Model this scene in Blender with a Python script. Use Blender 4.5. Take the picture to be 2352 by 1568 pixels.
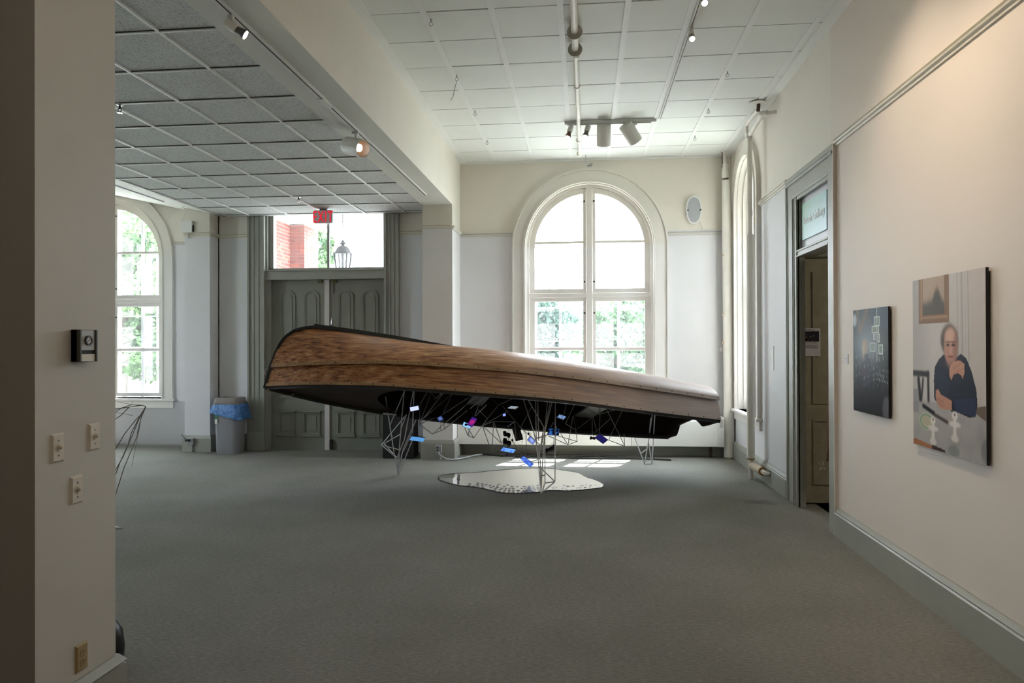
import bpy, bmesh, math, random
import numpy as np
from mathutils import Vector, Matrix

for _o in list(bpy.data.objects):
    bpy.data.objects.remove(_o)
SC = bpy.context.scene
COL = SC.collection
PI = math.pi

# ------------------------------------------------------------------ camera
FPX, YAW, PIT, ROLL, CAMH = 1606.0, .1029, .0039, -.0032, 1.635
def _camrot():
    c, s = math.cos(ROLL), math.sin(ROLL)
    cp, sp = math.cos(PIT), math.sin(PIT)
    cy, sy = math.cos(YAW), math.sin(YAW)
    cols = []
    for e in ((1, 0, 0), (0, 1, 0), (0, 0, 1)):
        x, y, z = e
        x, z = c*x - s*z, s*x + c*z
        y, z = cp*y - sp*z, sp*y + cp*z
        x, y = cy*x - sy*y, sy*x + cy*y
        cols.append(Vector((x, y, z)))
    return cols
_r, _f, _u = _camrot()
cam = bpy.data.cameras.new('camera')
cam.sensor_width = 36.0
cam.lens = FPX / 2352 * 36.0
cam.clip_start = .05
cam.clip_end = 400
camo = bpy.data.objects.new('camera', cam)
COL.objects.link(camo)
camo.matrix_world = Matrix(((_r.x, _u.x, -_f.x, 0), (_r.y, _u.y, -_f.y, 0), (_r.z, _u.z, -_f.z, CAMH), (0, 0, 0, 1)))
SC.camera = camo

# ------------------------------------------------------------------ sky, sun, exposure
W = bpy.data.worlds.new('sky'); SC.world = W
W.use_nodes = True
W.node_tree.nodes['Background'].inputs['Color'].default_value = (.84, .92, 1.0, 1)
W.node_tree.nodes['Background'].inputs['Strength'].default_value = 17.0
sun = bpy.data.lights.new('sun', 'SUN'); sun.energy = 95; sun.angle = math.radians(.6); sun.color = (1, .975, .94)
suno = bpy.data.objects.new('sun', sun); COL.objects.link(suno)
suno.location = (5, 25, 30)
suno.rotation_euler = Vector((-.17, -.45, -1.15)).to_track_quat('-Z', 'Y').to_euler()
SC.view_settings.view_transform = 'Standard'
SC.view_settings.look = 'None'
SC.view_settings.gamma = 1
SC.view_settings.use_curve_mapping = False
SC.view_settings.exposure = 0.24
try:
    cy_ = SC.cycles
    cy_.max_bounces = 8; cy_.diffuse_bounces = 5; cy_.glossy_bounces = 4; cy_.transmission_bounces = 5
    cy_.transparent_max_bounces = 12; cy_.use_adaptive_sampling = True; cy_.adaptive_threshold = .1; cy_.caustics_reflective = False; cy_.caustics_refractive = False
    cy_.sample_clamp_indirect = 12; cy_.use_denoising = True
except Exception:
    pass

# ------------------------------------------------------------------ materials
def lin(c):
    return tuple((v/12.92 if v <= .04045 else ((v+.055)/1.055)**2.4) for v in c)
MATS = {}
def nmat(name):
    m = bpy.data.materials.new(name); m.use_nodes = True
    nt = m.node_tree; b = nt.nodes['Principled BSDF']
    MATS[name] = m
    return m, nt, b
def N(nt, t, **kw):
    n = nt.nodes.new(t)
    for k, v in kw.items():
        setattr(n, k, v)
    return n
def geo_pos(nt):
    return N(nt, 'ShaderNodeNewGeometry').outputs['Position']
def noise(nt, vec, scale, detail=3, rough=.55):
    n = N(nt, 'ShaderNodeTexNoise'); n.inputs['Scale'].default_value = scale
    n.inputs['Detail'].default_value = detail; n.inputs['Roughness'].default_value = rough
    if vec is not None: nt.links.new(vec, n.inputs['Vector'])
    return n.outputs['Fac']
def ramp(nt, fac, stops):
    r = N(nt, 'ShaderNodeValToRGB'); e = r.color_ramp.elements
    while len(e) < len(stops): e.new(.5)
    for el, (p, c) in zip(e, stops):
        el.position = p; el.color = (*c[:3], 1)
    nt.links.new(fac, r.inputs['Fac'])
    return r.outputs['Color']
def mixc(nt, fac, a, b, mode='MIX'):
    n = N(nt, 'ShaderNodeMix'); n.data_type = 'RGBA'; n.blend_type = mode
    for s, v in ((n.inputs[0], fac), (n.inputs[6], a), (n.inputs[7], b)):
        if isinstance(v, (int, float)): s.default_value = v
        elif isinstance(v, tuple): s.default_value = (*v[:3], 1)
        else: nt.links.new(v, s)
    return n.outputs[2]
def math_(nt, op, a, b=None):
    n = N(nt, 'ShaderNodeMath'); n.operation = op
    for s, v in zip(n.inputs, (a, b)):
        if v is None: continue
        if isinstance(v, (int, float)): s.default_value = v
        else: nt.links.new(v, s)
    return n.outputs[0]
def bump(nt, b, h, strength, dist=.01):
    n = N(nt, 'ShaderNodeBump'); n.inputs['Strength'].default_value = strength; n.inputs['Distance'].default_value = dist
    nt.links.new(h, n.inputs['Height']); nt.links.new(n.outputs[0], b.inputs['Normal'])
def paint(name, c, rough=.55, var=.05, sc=5, bmp=.05, metal=0, spec=.5):
    m, nt, b = nmat(name)
    c = lin(c); p = geo_pos(nt)
    f = noise(nt, p, sc)
    d = tuple(v*(1-var) for v in c); l = tuple(min(1, v*(1+var)) for v in c)
    nt.links.new(ramp(nt, f, [(.3, d), (.7, l)]), b.inputs['Base Color'])
    b.inputs['Roughness'].default_value = rough; b.inputs['Metallic'].default_value = metal
    b.inputs['Specular IOR Level'].default_value = spec
    if bmp: bump(nt, b, noise(nt, p, sc*22), bmp)
    return m
def twotone(name, lo, hi, z, rough=.6):
    m, nt, b = nmat(name); p = geo_pos(nt)
    s = N(nt, 'ShaderNodeSeparateXYZ'); nt.links.new(p, s.inputs[0])
    g = math_(nt, 'GREATER_THAN', s.outputs['Z'], z)
    col = mixc(nt, g, lin(lo), lin(hi))
    f = noise(nt, p, 1.3, 4)
    col = mixc(nt, 1.0, col, ramp(nt, f, [(.3, (.94, .94, .93)), (.7, (1, 1, 1))]), 'MULTIPLY')
    nt.links.new(col, b.inputs['Base Color']); b.inputs['Roughness'].default_value = rough
    bump(nt, b, noise(nt, p, 60), .06)
    return m
def emit(name, c, s):
    m = bpy.data.materials.new(name); m.use_nodes = True; nt = m.node_tree
    nt.nodes.remove(nt.nodes['Principled BSDF'])
    e = N(nt, 'ShaderNodeEmission'); e.inputs[0].default_value = (*c, 1); e.inputs[1].default_value = s
    nt.links.new(e.outputs[0], nt.nodes['Material Output'].inputs[0]); MATS[name] = m
    return m
def glassmat(name, haze=0.0, refl=.05):
    m = bpy.data.materials.new(name); m.use_nodes = True; nt = m.node_tree
    nt.nodes.remove(nt.nodes['Principled BSDF'])
    t = N(nt, 'ShaderNodeBsdfTransparent'); t.inputs[0].default_value = (.97, .99, 1, 1)
    g = N(nt, 'ShaderNodeBsdfGlossy'); g.inputs['Roughness'].default_value = .02
    mx = N(nt, 'ShaderNodeMixShader'); mx.inputs[0].default_value = refl
    nt.links.new(t.outputs[0], mx.inputs[1]); nt.links.new(g.outputs[0], mx.inputs[2])
    out = mx.outputs[0]
    if haze:
        d = N(nt, 'ShaderNodeBsdfTranslucent'); d.inputs[0].default_value = (.95, .97, 1, 1)
        m2 = N(nt, 'ShaderNodeMixShader'); m2.inputs[0].default_value = haze
        nt.links.new(out, m2.inputs[1]); nt.links.new(d.outputs[0], m2.inputs[2]); out = m2.outputs[0]
    nt.links.new(out, nt.nodes['Material Output'].inputs[0]); MATS[name] = m
    return m

WALL = twotone('wall_paint', (.858, .858, .868), (.88, .858, .815), 3.3)
TRIMW = twotone('window_trim_paint', (.875, .865, .85), (.87, .852, .818), 3.1, .45)
PINKW = paint('near_wall_warm_lit', (.865, .825, .785), .6, .02, 1.2)  # pinkish tint is mostly warm light put into the wall colour
CEILP = paint('ceiling_panel_paint', (.88, .89, .87), .7, .02, 2)
CEILB = paint('ceiling_batten_paint', (.90, .905, .89), .6, .015, 3)
DARKGAP = paint('dark_gap', (.20, .18, .17), .9, .05, 5)
BEAMP = paint('beam_paint', (.83, .83, .80), .6, .02, 2)
GREEN = paint('sage_grey_trim_paint', (.605, .61, .572), .42, .05, 4)
GREEND = paint('sage_grey_door_paint', (.52, .525, .482), .42, .06, 3)
OLIVE = paint('worn_olive_door_paint', (.63, .61, .52), .5, .12, 9)
WHITEP = paint('white_pipe_paint', (.90, .885, .85), .45, .04, 8)
RADW = paint('white_radiator_enamel', (.90, .90, .88), .4, .02, 3)
WPLAST = paint('white_plastic', (.88, .88, .87), .4, .01, 9, 0)
IVORY = paint('ivory_plastic', (.85, .82, .765), .4, .02, 9, 0)
TANPL = paint('tan_plastic', (.66, .58, .42), .4, .02, 9, 0)
GREYPL = paint('grey_plastic', (.56, .56, .58), .45, .03, 7, 0)
LIDPL = paint('taupe_plastic', (.50, .47, .46), .3, .03, 7, 0)
BLACKP = paint('black_plastic', (.035, .035, .04), .4, .05, 9, 0)
PLINTH = paint('black_plinth_paint', (.105, .10, .10), .6, .05, 4)
CHAR = paint('charcoal_trim', (.13, .13, .12), .5, .1, 8)
STEEL = paint('steel_rod', (.72, .72, .73), .28, .04, 30, 0, 1.0)
DSTEEL = paint('dark_steel', (.30, .30, .30), .4, .05, 30, 0, 1.0)
RUST = paint('rusty_iron', (.30, .22, .17), .7, .2, 30)
TRACKM = paint('track_white_metal', (.84, .84, .82), .4, .02, 9, 0)
LAMPM = paint('lamp_white_metal', (.86, .855, .83), .4, .02, 9, 0)
LAMPD = paint('lamp_dark_neck', (.40, .40, .39), .4, .05, 9, 0)
BRONZE = paint('lamp_bronze_inside', (.40, .30, .22), .4, .05, 9, 0)
BULB = emit('lamp_bulb', (1, .90, .76), 8)
EXITR = emit('exit_red', (1.0, .035, .06), .62)
GREYS = paint('exit_grey', (.80, .81, .82), .5, .02, 5, 0)
GLASS = glassmat('window_glass', .02)
HAZEG = glassmat('hazy_window_glass', .18)
DIRTY = paint('peeling_white', (.80, .79, .76), .7, .1, 30)
CABLE = paint('grey_conduit', (.62, .62, .63), .45, .05, 9, 0)
LEAFG = paint('pink_cloth', (.66, .50, .46), .9, .05, 6)
PAPER = paint('paper', (.86, .85, .86), .7, .01, 5, 0)
INK = paint('ink', (.10, .10, .11), .7, .02, 5, 0)

def carpet():
    m, nt, b = nmat('grey_carpet'); p = geo_pos(nt)
    a = noise(nt, p, 160, 3, .7); c = noise(nt, p, 1.1, 4)
    mp = N(nt, 'ShaderNodeMapping'); mp.inputs['Scale'].default_value = (30, 75, 30); nt.links.new(p, mp.inputs[0])
    d = noise(nt, mp.outputs[0], 1.0, 4, .75)
    base = ramp(nt, d, [(.30, lin((.38, .375, .36))), (.5, lin((.51, .505, .485))), (.72, lin((.65, .645, .62)))])
    base = mixc(nt, .5, base, ramp(nt, a, [(.3, lin((.43, .425, .41))), (.7, lin((.63, .625, .60)))]))
    base = mixc(nt, 1.0, base, ramp(nt, c, [(.32, (.86, .87, .84)), (.62, (1, 1, 1))]), 'MULTIPLY')
    nt.links.new(base, b.inputs['Base Color']); b.inputs['Roughness'].default_value = .95
    b.inputs['Specular IOR Level'].default_value = .1
    bump(nt, b, a, .5, .006)
    return m
CARPET = carpet()
def tilemat():
    m, nt, b = nmat('fissured_acoustic_tile'); p = geo_pos(nt)
    v = N(nt, 'ShaderNodeTexNoise'); v.inputs['Scale'].default_value = 42; v.inputs['Detail'].default_value = 2
    v.inputs['Distortion'].default_value = 2.2; nt.links.new(p, v.inputs['Vector'])
    n2 = noise(nt, p, 150, 2)
    worm = ramp(nt, v.outputs['Fac'], [(.455, (1, 1, 1)), (.492, (.22, .22, .22)), (.525, (1, 1, 1))])
    pit = ramp(nt, n2, [(.32, (.35, .35, .35)), (.42, (1, 1, 1))])
    msk = ramp(nt, noise(nt, p, 55, 2), [(.44, (0, 0, 0)), (.52, (1, 1, 1))])
    col = mixc(nt, 1.0, lin((.82, .83, .83)), pit, 'MULTIPLY')
    colw = mixc(nt, 1.0, col, worm, 'MULTIPLY')
    col = mixc(nt, msk, col, colw)
    nt.links.new(col, b.inputs['Base Color']); b.inputs['Roughness'].default_value = .9
    return m
TILE = tilemat()
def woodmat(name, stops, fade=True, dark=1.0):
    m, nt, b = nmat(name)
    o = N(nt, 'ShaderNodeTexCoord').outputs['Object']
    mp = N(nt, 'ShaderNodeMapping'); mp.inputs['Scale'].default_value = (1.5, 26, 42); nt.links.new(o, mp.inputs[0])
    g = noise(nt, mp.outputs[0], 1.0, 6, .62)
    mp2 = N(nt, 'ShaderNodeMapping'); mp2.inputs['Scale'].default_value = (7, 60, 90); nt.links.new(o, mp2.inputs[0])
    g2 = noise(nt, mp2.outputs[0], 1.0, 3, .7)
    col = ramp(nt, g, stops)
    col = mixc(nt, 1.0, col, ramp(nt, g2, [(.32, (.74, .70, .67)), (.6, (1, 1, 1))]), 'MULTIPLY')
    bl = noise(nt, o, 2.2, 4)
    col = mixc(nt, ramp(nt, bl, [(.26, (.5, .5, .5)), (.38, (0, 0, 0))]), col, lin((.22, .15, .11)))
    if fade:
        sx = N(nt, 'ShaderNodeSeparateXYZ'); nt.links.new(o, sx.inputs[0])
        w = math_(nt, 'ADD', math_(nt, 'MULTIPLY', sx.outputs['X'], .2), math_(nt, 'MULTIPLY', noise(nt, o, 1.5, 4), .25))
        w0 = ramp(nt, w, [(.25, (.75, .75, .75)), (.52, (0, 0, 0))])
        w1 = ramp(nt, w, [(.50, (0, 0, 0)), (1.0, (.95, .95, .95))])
        col = mixc(nt, w0, col, mixc(nt, 1.0, col, (.78, .68, .62), "MULTIPLY"))  # redder varnish at the bow, partly shade painted into the colour
        col = mixc(nt, w1, col, mixc(nt, .20, lin((.80, .765, .76)), col))  # greyed wood at the stern, partly skylight sheen painted in
    nt.links.new(col, b.inputs['Base Color']); b.inputs['Roughness'].default_value = .42
    if not fade: b.inputs['Roughness'].default_value = .6; b.inputs['Specular IOR Level'].default_value = .15
    bump(nt, b, g2, .12, .004)
    return m
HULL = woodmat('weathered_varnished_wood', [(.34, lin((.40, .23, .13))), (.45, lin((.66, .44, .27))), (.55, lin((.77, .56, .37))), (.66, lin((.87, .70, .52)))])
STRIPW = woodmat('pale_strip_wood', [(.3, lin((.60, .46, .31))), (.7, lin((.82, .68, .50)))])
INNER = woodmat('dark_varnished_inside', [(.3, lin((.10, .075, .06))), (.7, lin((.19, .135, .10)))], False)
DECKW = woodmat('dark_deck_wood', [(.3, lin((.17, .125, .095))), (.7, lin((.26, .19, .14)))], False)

# ------------------------------------------------------------------ mesh helpers
ORG = {}
class MB:
    def __init__(s):
        s.v = []; s.f = []; s.mi = []; s.cur = 0
    def add(s, vs, fs):
        o = len(s.v); s.v += [tuple(v) for v in vs]
        s.f += [tuple(i+o for i in f) for f in fs]; s.mi += [s.cur]*len(fs)
        return s
    def box(s, x0, x1, y0, y1, z0, z1):
        return s.add([(x0,y0,z0),(x1,y0,z0),(x1,y1,z0),(x0,y1,z0),(x0,y0,z1),(x1,y0,z1),(x1,y1,z1),(x0,y1,z1)],
                     [(0,3,2,1),(4,5,6,7),(0,1,5,4),(1,2,6,5),(2,3,7,6),(3,0,4,7)])
    def hexa(s, p):   # eight corners, bottom ring then top ring
        return s.add(p, [(0,3,2,1),(4,5,6,7),(0,1,5,4),(1,2,6,5),(2,3,7,6),(3,0,4,7)])
    def prism(s, poly, d0, d1, fn):
        n = len(poly)
        vs = [fn(a, b, d0) for a, b in poly] + [fn(a, b, d1) for a, b in poly]
        return s.add(vs, [tuple(range(n))[::-1], tuple(range(n, 2*n))] + [(i, (i+1) % n, n+(i+1) % n, n+i) for i in range(n)])
    def ring(s, outer, inner, d0, d1, fn, closed=False):
        n = len(outer); vs = []
        for d in (d0, d1):
            vs += [fn(a, b, d) for a, b in outer] + [fn(a, b, d) for a, b in inner]
        fs = []
        for i in range(n if closed else n-1):
            j = (i+1) % n
            fs += [(i, j, n+j, n+i), (2*n+i, 3*n+i, 3*n+j, 2*n+j), (i, 2*n+i, 2*n+j, j), (n+i, n+j, 3*n+j, 3*n+i)]
        if not closed:
            fs += [(0, n, 3*n, 2*n), (n-1, 3*n-1, 4*n-1, 2*n-1)]
        return s.add(vs, fs)
    def tube(s, path, r, n=10, caps=True):
        path = [Vector(p) for p in path]; m = len(path)
        rs = r if isinstance(r, (list, tuple)) else [r]*m
        t0 = (path[1]-path[0]).normalized()
        up = Vector((0,0,1)) if abs(t0.z) < .9 else Vector((1,0,0))
        a = t0.cross(up).normalized(); vs = []
        for i, p in enumerate(path):
            t = (path[min(i+1, m-1)]-path[max(i-1, 0)]).normalized()
            a = (a - t*a.dot(t)).normalized(); b = t.cross(a)
            vs += [p + (a*math.cos(2*PI*k/n)+b*math.sin(2*PI*k/n))*rs[i] for k in range(n)]
        fs = [(i*n+k, i*n+(k+1) % n, (i+1)*n+(k+1) % n, (i+1)*n+k) for i in range(m-1) for k in range(n)]
        if caps: fs += [tuple(range(n))[::-1], tuple(range((m-1)*n, m*n))]
        return s.add(vs, fs)
    def lathe(s, prof, c=(0,0,0), n=24, sx=1, sy=1):   # prof (r, z) about local z
        vs = []; m = len(prof)
        for r, z in prof:
            vs += [(c[0]+r*sx*math.cos(2*PI*k/n), c[1]+r*sy*math.sin(2*PI*k/n), c[2]+z) for k in range(n)]
        fs = [(i*n+k, i*n+(k+1) % n, (i+1)*n+(k+1) % n, (i+1)*n+k) for i in range(m-1) for k in range(n)]
        if prof[0][0] > 1e-6: fs.append(tuple(range(n))[::-1])
        if prof[-1][0] > 1e-6: fs.append(tuple(range((m-1)*n, m*n)))
        return s.add(vs, fs)
    def sphere(s, c, r, n=14, m=8):
        return s.lathe([(max(1e-7, r*math.sin(PI*i/m)), -r*math.cos(PI*i/m)) for i in range(m+1)], c, n)
    def mesh(s, name, mats, smooth=None, shift=None):
        me = bpy.data.meshes.new(name)
        vs = s.v if shift is None else [(x-shift[0], y-shift[1], z-shift[2]) for x, y, z in s.v]
        me.from_pydata(vs, [], s.f)
        for m in (mats if isinstance(mats, (list, tuple)) else [mats]): me.materials.append(m)
        if any(s.mi): me.polygons.foreach_set('material_index', s.mi)
        bm = bmesh.new(); bm.from_mesh(me)
        bmesh.ops.recalc_face_normals(bm, faces=bm.faces); bm.to_mesh(me); bm.free()
        if smooth is not None:
            me.polygons.foreach_set('use_smooth', [True]*len(me.polygons))
            try: me.set_sharp_from_angle(angle=math.radians(smooth))
            except Exception: pass
        me.update()
        return me
    def build(s, name, mats, parent=None, smooth=None, bevel=0):
        """parent given: part in the parent's own frame (world coordinates if that parent was made by top())"""
        org = ORG.get(parent.name, None) if parent else None
        if parent is None:
            a = np.array(s.v); org = ((a[:,0].min()+a[:,0].max())/2, (a[:,1].min()+a[:,1].max())/2, a[:,2].min())
        me = s.mesh(name, mats, smooth, org)
        o = bpy.data.objects.new(name, me); COL.objects.link(o)
        if parent: 
            o.parent = parent
            if org is not None: ORG[o.name] = org
        else:
            o.location = org; ORG[o.name] = org
        if bevel:
            bv = o.modifiers.new('bevel', 'BEVEL'); bv.width = bevel; bv.segments = 2; bv.limit_method = 'ANGLE'
        return o
def tag(o, label=None, cat=None, group=None, kind=None):
    if label: o['label'] = label
    if cat: o['category'] = cat
    if group: o['group'] = group
    if kind: o['kind'] = kind
    return o
def top(name, label, cat, loc=(0,0,0), group=None, kind=None, local=False, rot=None):
    o = bpy.data.objects.new(name, None); COL.objects.link(o); o.empty_display_size = .1
    o.location = loc
    if rot: o.rotation_euler = rot
    if not local: ORG[o.name] = tuple(loc)
    return tag(o, label, cat, group, kind)
def inst(me, name, parent, loc, scale=(1,1,1), rot=None):
    o = bpy.data.objects.new(name, me); COL.objects.link(o); o.parent = parent
    org = ORG.get(parent.name, (0,0,0))
    o.location = (loc[0]-org[0], loc[1]-org[1], loc[2]-org[2]); o.scale = scale
    if rot: o.rotation_euler = rot
    return o
def unit(name, mat):
    return MB().box(-.5,.5,-.5,.5,-.5,.5).mesh(name, mat)
XZ = lambda a, b, d: (a, d, b)      # polygon in x,z extruded along y
YZ = lambda a, b, d: (d, a, b)
XY = lambda a, b, d: (a, b, d)
def arc(cx, cz, r, a0, a1, n):
    return [(cx+r*math.cos(a0+(a1-a0)*i/n), cz+r*math.sin(a0+(a1-a0)*i/n)) for i in range(n+1)]
def textmesh(body, size, mat, name, extrude=.001, spacing=1.0, sx=1.0, offset=0.0):
    c = bpy.data.curves.new('text', 'FONT'); c.body = body; c.size = size; c.extrude = extrude; c.space_character = spacing; c.offset = offset
    c.align_x = 'CENTER'; c.align_y = 'CENTER'; c.resolution_u = 3
    o = bpy.data.objects.new('text', c); COL.objects.link(o)
    dg = bpy.context.evaluated_depsgraph_get()
    me = bpy.data.meshes.new_from_object(o.evaluated_get(dg)); me.name = name
    bpy.data.objects.remove(o); bpy.data.curves.remove(c)
    me.materials.clear(); me.materials.append(mat)
    for v in me.vertices: v.co.x *= sx
    return me
def place(me, name, parent, M):
    o = bpy.data.objects.new(name, me); COL.objects.link(o); o.parent = parent
    o.matrix_local = M
    return o

# ------------------------------------------------------------------ room dimensions
XR, YB, ZC, ZD = 2.14, 10.45, 4.38, 3.635
XBL, XBR = -2.30, -1.865          # beam
YPIL = 9.82
YLW = 10.75                       # left bay window wall
XDE = -5.574                      # edge of dropped ceiling
XFL = -9.3
YBK = -4.0

# ------------------------------------------------------------------ floor, outer walls
f = MB().box(XFL-.35, XR+.35, YBK-.35, YLW+.35, -.25, 0).build('floor', CARPET)
tag(f, 'grey-green short pile carpet covering the whole gallery floor', 'floor', kind='structure')

def wall_arch(mb, u0, u1, z0, z1, cu, half, sill, spring, T, fn, n=28):
    """flat wall in local u,z with an arched hole, v from 0 to T"""
    mb.prism([(u0,z0),(cu-half,z0),(cu-half,z1),(u0,z1)], 0, T, fn)
    mb.prism([(cu+half,z0),(u1,z0),(u1,z1),(cu+half,z1)], 0, T, fn)
    mb.prism([(cu-half,z0),(cu+half,z0),(cu+half,sill),(cu-half,sill)], 0, T, fn)
    a = arc(cu, spring, half, PI, 0, n)
    mb.ring([(x, z1) for x, z in a], a, 0, T, fn)
WB = lambda a, b, d: (a, YB+d, b)
WL = lambda a, b, d: (a, YLW+d, b)
WR = lambda a, b, d: (XR+d, a, b)
CW, RIN, SPR, SILL = .08, .955, 3.08, .767
CWL = -7.79
RW_C, RW_R, RW_S, RW_SILL = 9.515, .56, 3.55, .72
mb = MB()
wall_arch(mb, -1.9, XR+.35, 0, ZC+.22, CW, RIN, SILL, SPR, .35, WB)
mb.box(-3.0, -1.9, YB, YB+.35, 0, ZC+.22).box(-5.75, -4.95, YB, YB+.35, 0, ZC+.22).box(-4.95, -3.0, YB, YB+.35, 3.95, ZC+.22)
tag(mb.build('wall_back', WALL), 'back wall, cool white below the picture rail and cream above', 'wall', kind='structure')
mb = MB(); wall_arch(mb, XFL-.35, -5.70, 0, ZC+.22, CWL, RIN, SILL, SPR, .35, WL)
mb.box(-5.75, -5.70, YB, YLW+.35, 0, ZC+.22)
tag(mb.build('wall_back_left', WALL), 'white wall of the left bay around the arched window', 'wall', kind='structure')
DY0, DY1, DZ = 6.33, 7.45, 3.12       # doorway in the right wall
mb = MB(); wall_arch(mb, 8.3, YB, 0, ZC+.22, RW_C, RW_R, RW_SILL, RW_S, .42, WR)
mb.box(XR, XR+.30, DY1, 8.3, 0, ZC+.22).box(XR, XR+.30, DY0, DY1, DZ, ZC+.22)
tag(mb.build('wall_right', WALL), 'right wall between the corner and the side doorway, white below and cream above', 'wall', kind='structure')
mb = MB().box(XR, XR+.30, YBK-.35, DY0, 0, ZC+.22)
tag(mb.build('wall_right_near', PINKW), 'near stretch of right wall, white tinted with painted-in warm light, where the two photographs hang', 'wall', kind='structure')
PILX, PY0, PY1 = -2.12, 2.508, 2.976
mb = MB().box(XFL, PILX, PY0, PY1, 0, ZC+.22)
tag(mb.build('wall_left_front', paint('pillar_paint', (.79, .775, .745), .6, .03, 1.5)), 'end of the thick cross wall in the left foreground carrying switches', 'wall', kind='structure')
mb = MB(); WLF = lambda a, b, d: (XFL-d, a, b)
wall_arch(mb, YBK-.35, YLW, 0, ZC+.22, 7.2, .62, SILL, 3.3, .35, WLF)
tag(mb.build('wall_left', WALL), 'far left wall hidden behind the foreground wall end', 'wall', kind='structure')
mb = MB().box(XFL, XR, YBK-.35, YBK, 0, ZC+.22)
tag(mb.build('wall_front', PINKW), 'wall behind the viewer closing the room', 'wall', kind='structure')
mb = MB().box(XBL, XBR, YPIL, YB+.02, 0, ZD)
bm_ = mb.build('wall_pilaster', twotone('pilaster_paint', (.855, .85, .845), (.865, .85, .80), 3.3)); tag(bm_, 'white pilaster in the middle carrying the end of the ceiling beam', 'pilaster', kind='structure')
tag(MB().box(XBL, XBR, PY1, YB+.02, ZD, ZC+.02).build('ceiling_beam', WALL), 'deep cream painted beam between the two ceilings', 'beam', kind='structure')
mb = MB().box(-6.126, -5.716, 10.2, YLW+.01, 0, 4.0)
tag(mb.build('wall_pilaster_left', WALL), 'white pilaster between the left window and the double door', 'pilaster', kind='structure')
# soffit under the beam
mb = MB().box(XBL, XBR, PY1, YPIL, ZD-.004, ZD)
tag(mb.build('trim_1', BEAMP), 'painted underside of the ceiling beam', 'beam soffit', kind='structure')

# ------------------------------------------------------------------ main ceiling: panels and battens
ce = top('ceiling', 'white panelled ceiling of the right bay with dark joints and flat battens', 'ceiling', (0, 6, ZC), kind='structure')
MB().box(XFL-.35, XR+.35, YBK-.35, YLW+.35, ZC+.03, ZC+.25).build('slab', DARKGAP, ce)
up = unit('ceiling_panel', CEILP); ubat = unit('batten', CEILB)
xs = [XBR, -1.315, -.747, -.185, .362, .88, 1.43, 1.98, XR]
ys = [10.45, 9.87, 9.255, 8.655, 8.05, 7.445, 6.81, 6.225, 5.67, 5.06, 4.45, 3.84, 3.23, 2.62, 2.0]
random.seed(4)
for j in range(len(ys)-1):
    for i in range(len(xs)-1):
        g = .0075 + (.005 if random.random() < .08 else 0)
        if i in (0, len(xs)-2) : g *= .8
        x0, x1, y1, y0 = xs[i], xs[i+1], ys[j]-g, ys[j+1]+g
        inst(up, 'ceiling_panel', ce, ((x0+x1)/2, (y0+y1)/2, ZC+.012+random.uniform(-.001, .001)), (x1-x0, y1-y0, .02), (random.uniform(-.0015, .0015), 0, 0))
for i, x in enumerate(xs):
    w = .05 if 0 < i < len(xs)-1 else .10
    inst(ubat, 'batten', ce, (x+(.05 if i == 0 else -.05 if i == len(xs)-1 else 0), 6.2, ZC-.003), (w, 8.5, .008))
inst(up, 'ceiling_panel', ce, ((XBR+XR)/2, -1.0, ZC+.012), (XR-XBR, 6.0, .02))
inst(up, 'ceiling_panel', ce, ((XFL+XBR)/2, -.75, ZC+.012), (XBR-XFL, 6.5, .02))
inst(ubat, 'cornice_strip', ce, ((XBR+XR)/2, YB-.015, ZC-.012), (XR-XBR, .03, .024))

# ------------------------------------------------------------------ dropped ceiling: tiles and grid
dc = top('ceiling_left', 'lower suspended ceiling of fissured acoustic tiles in a white grid', 'ceiling', (-4, 6, ZD), kind='structure')
ut = unit('ceiling_tile', TILE); ug = unit('grid_bar', paint('grid_white', (.90, .90, .89), .4, .01, 9, 0)); ugd = unit('grid_shadow_gap', DARKGAP)
gx = [XBL, -2.69, -3.30, -3.905, -4.515, -5.125, XDE]
gy = [YB, 10.28, 9.675, 9.07, 8.465, 7.86, 7.25, 6.64, 6.03, 5.42, 4.81, 4.20, 3.59, PY1]
for j in range(len(gy)-1):
    for i in range(len(gx)-1):
        x1, x0, y1, y0 = gx[i], gx[i+1], gy[j], gy[j+1]
        inst(ut, 'ceiling_tile', dc, ((x0+x1)/2, (y0+y1)/2, ZD+.014), (x1-x0-.022, y1-y0-.022, .014))
for x in gx[1:-1]:
    inst(ug, 'grid_bar', dc, (x, (YB+PY1)/2, ZD+.002), (.015, YB-PY1, .02))
for y in gy[1:-1]:
    inst(ug, 'grid_bar', dc, ((XBL+XDE)/2, y, ZD+.0035), (XBL-XDE, .014, .018))
    inst(ugd, 'grid_shadow_gap', dc, ((XBL+XDE)/2, y-.010, ZD+.009), (XBL-XDE, .012, .012))
MB().box(XDE, XBL, PY1, YB, ZD+.05, ZD+.06).build('plenum_board', DARKGAP, dc)
MB().box(XDE-.03, XDE+.005, PY1, 10.2, ZD-.006, ZD+.05).build('edge_trim', paint('edge_trim_grey', (.66, .66, .64), .5, .02, 5), dc)
# sloping splay up to the left window
mb = MB(); sl = .225
mb.hexa([(XFL, PY1, ZD+sl*(XDE-XFL)), (XDE-.03, PY1, ZD), (XDE-.03, YLW, ZD), (XFL, YLW, ZD+sl*(XDE-XFL)),
         (XFL, PY1, ZD+sl*(XDE-XFL)+.03), (XDE-.03, PY1, ZD+.03), (XDE-.03, YLW, ZD+.03), (XFL, YLW, ZD+sl*(XDE-XFL)+.03)])
sp = tag(mb.build('ceiling_slope', CEILP), 'white sloping ceiling strip rising over the left arched window', 'ceiling', kind='structure')

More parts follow.
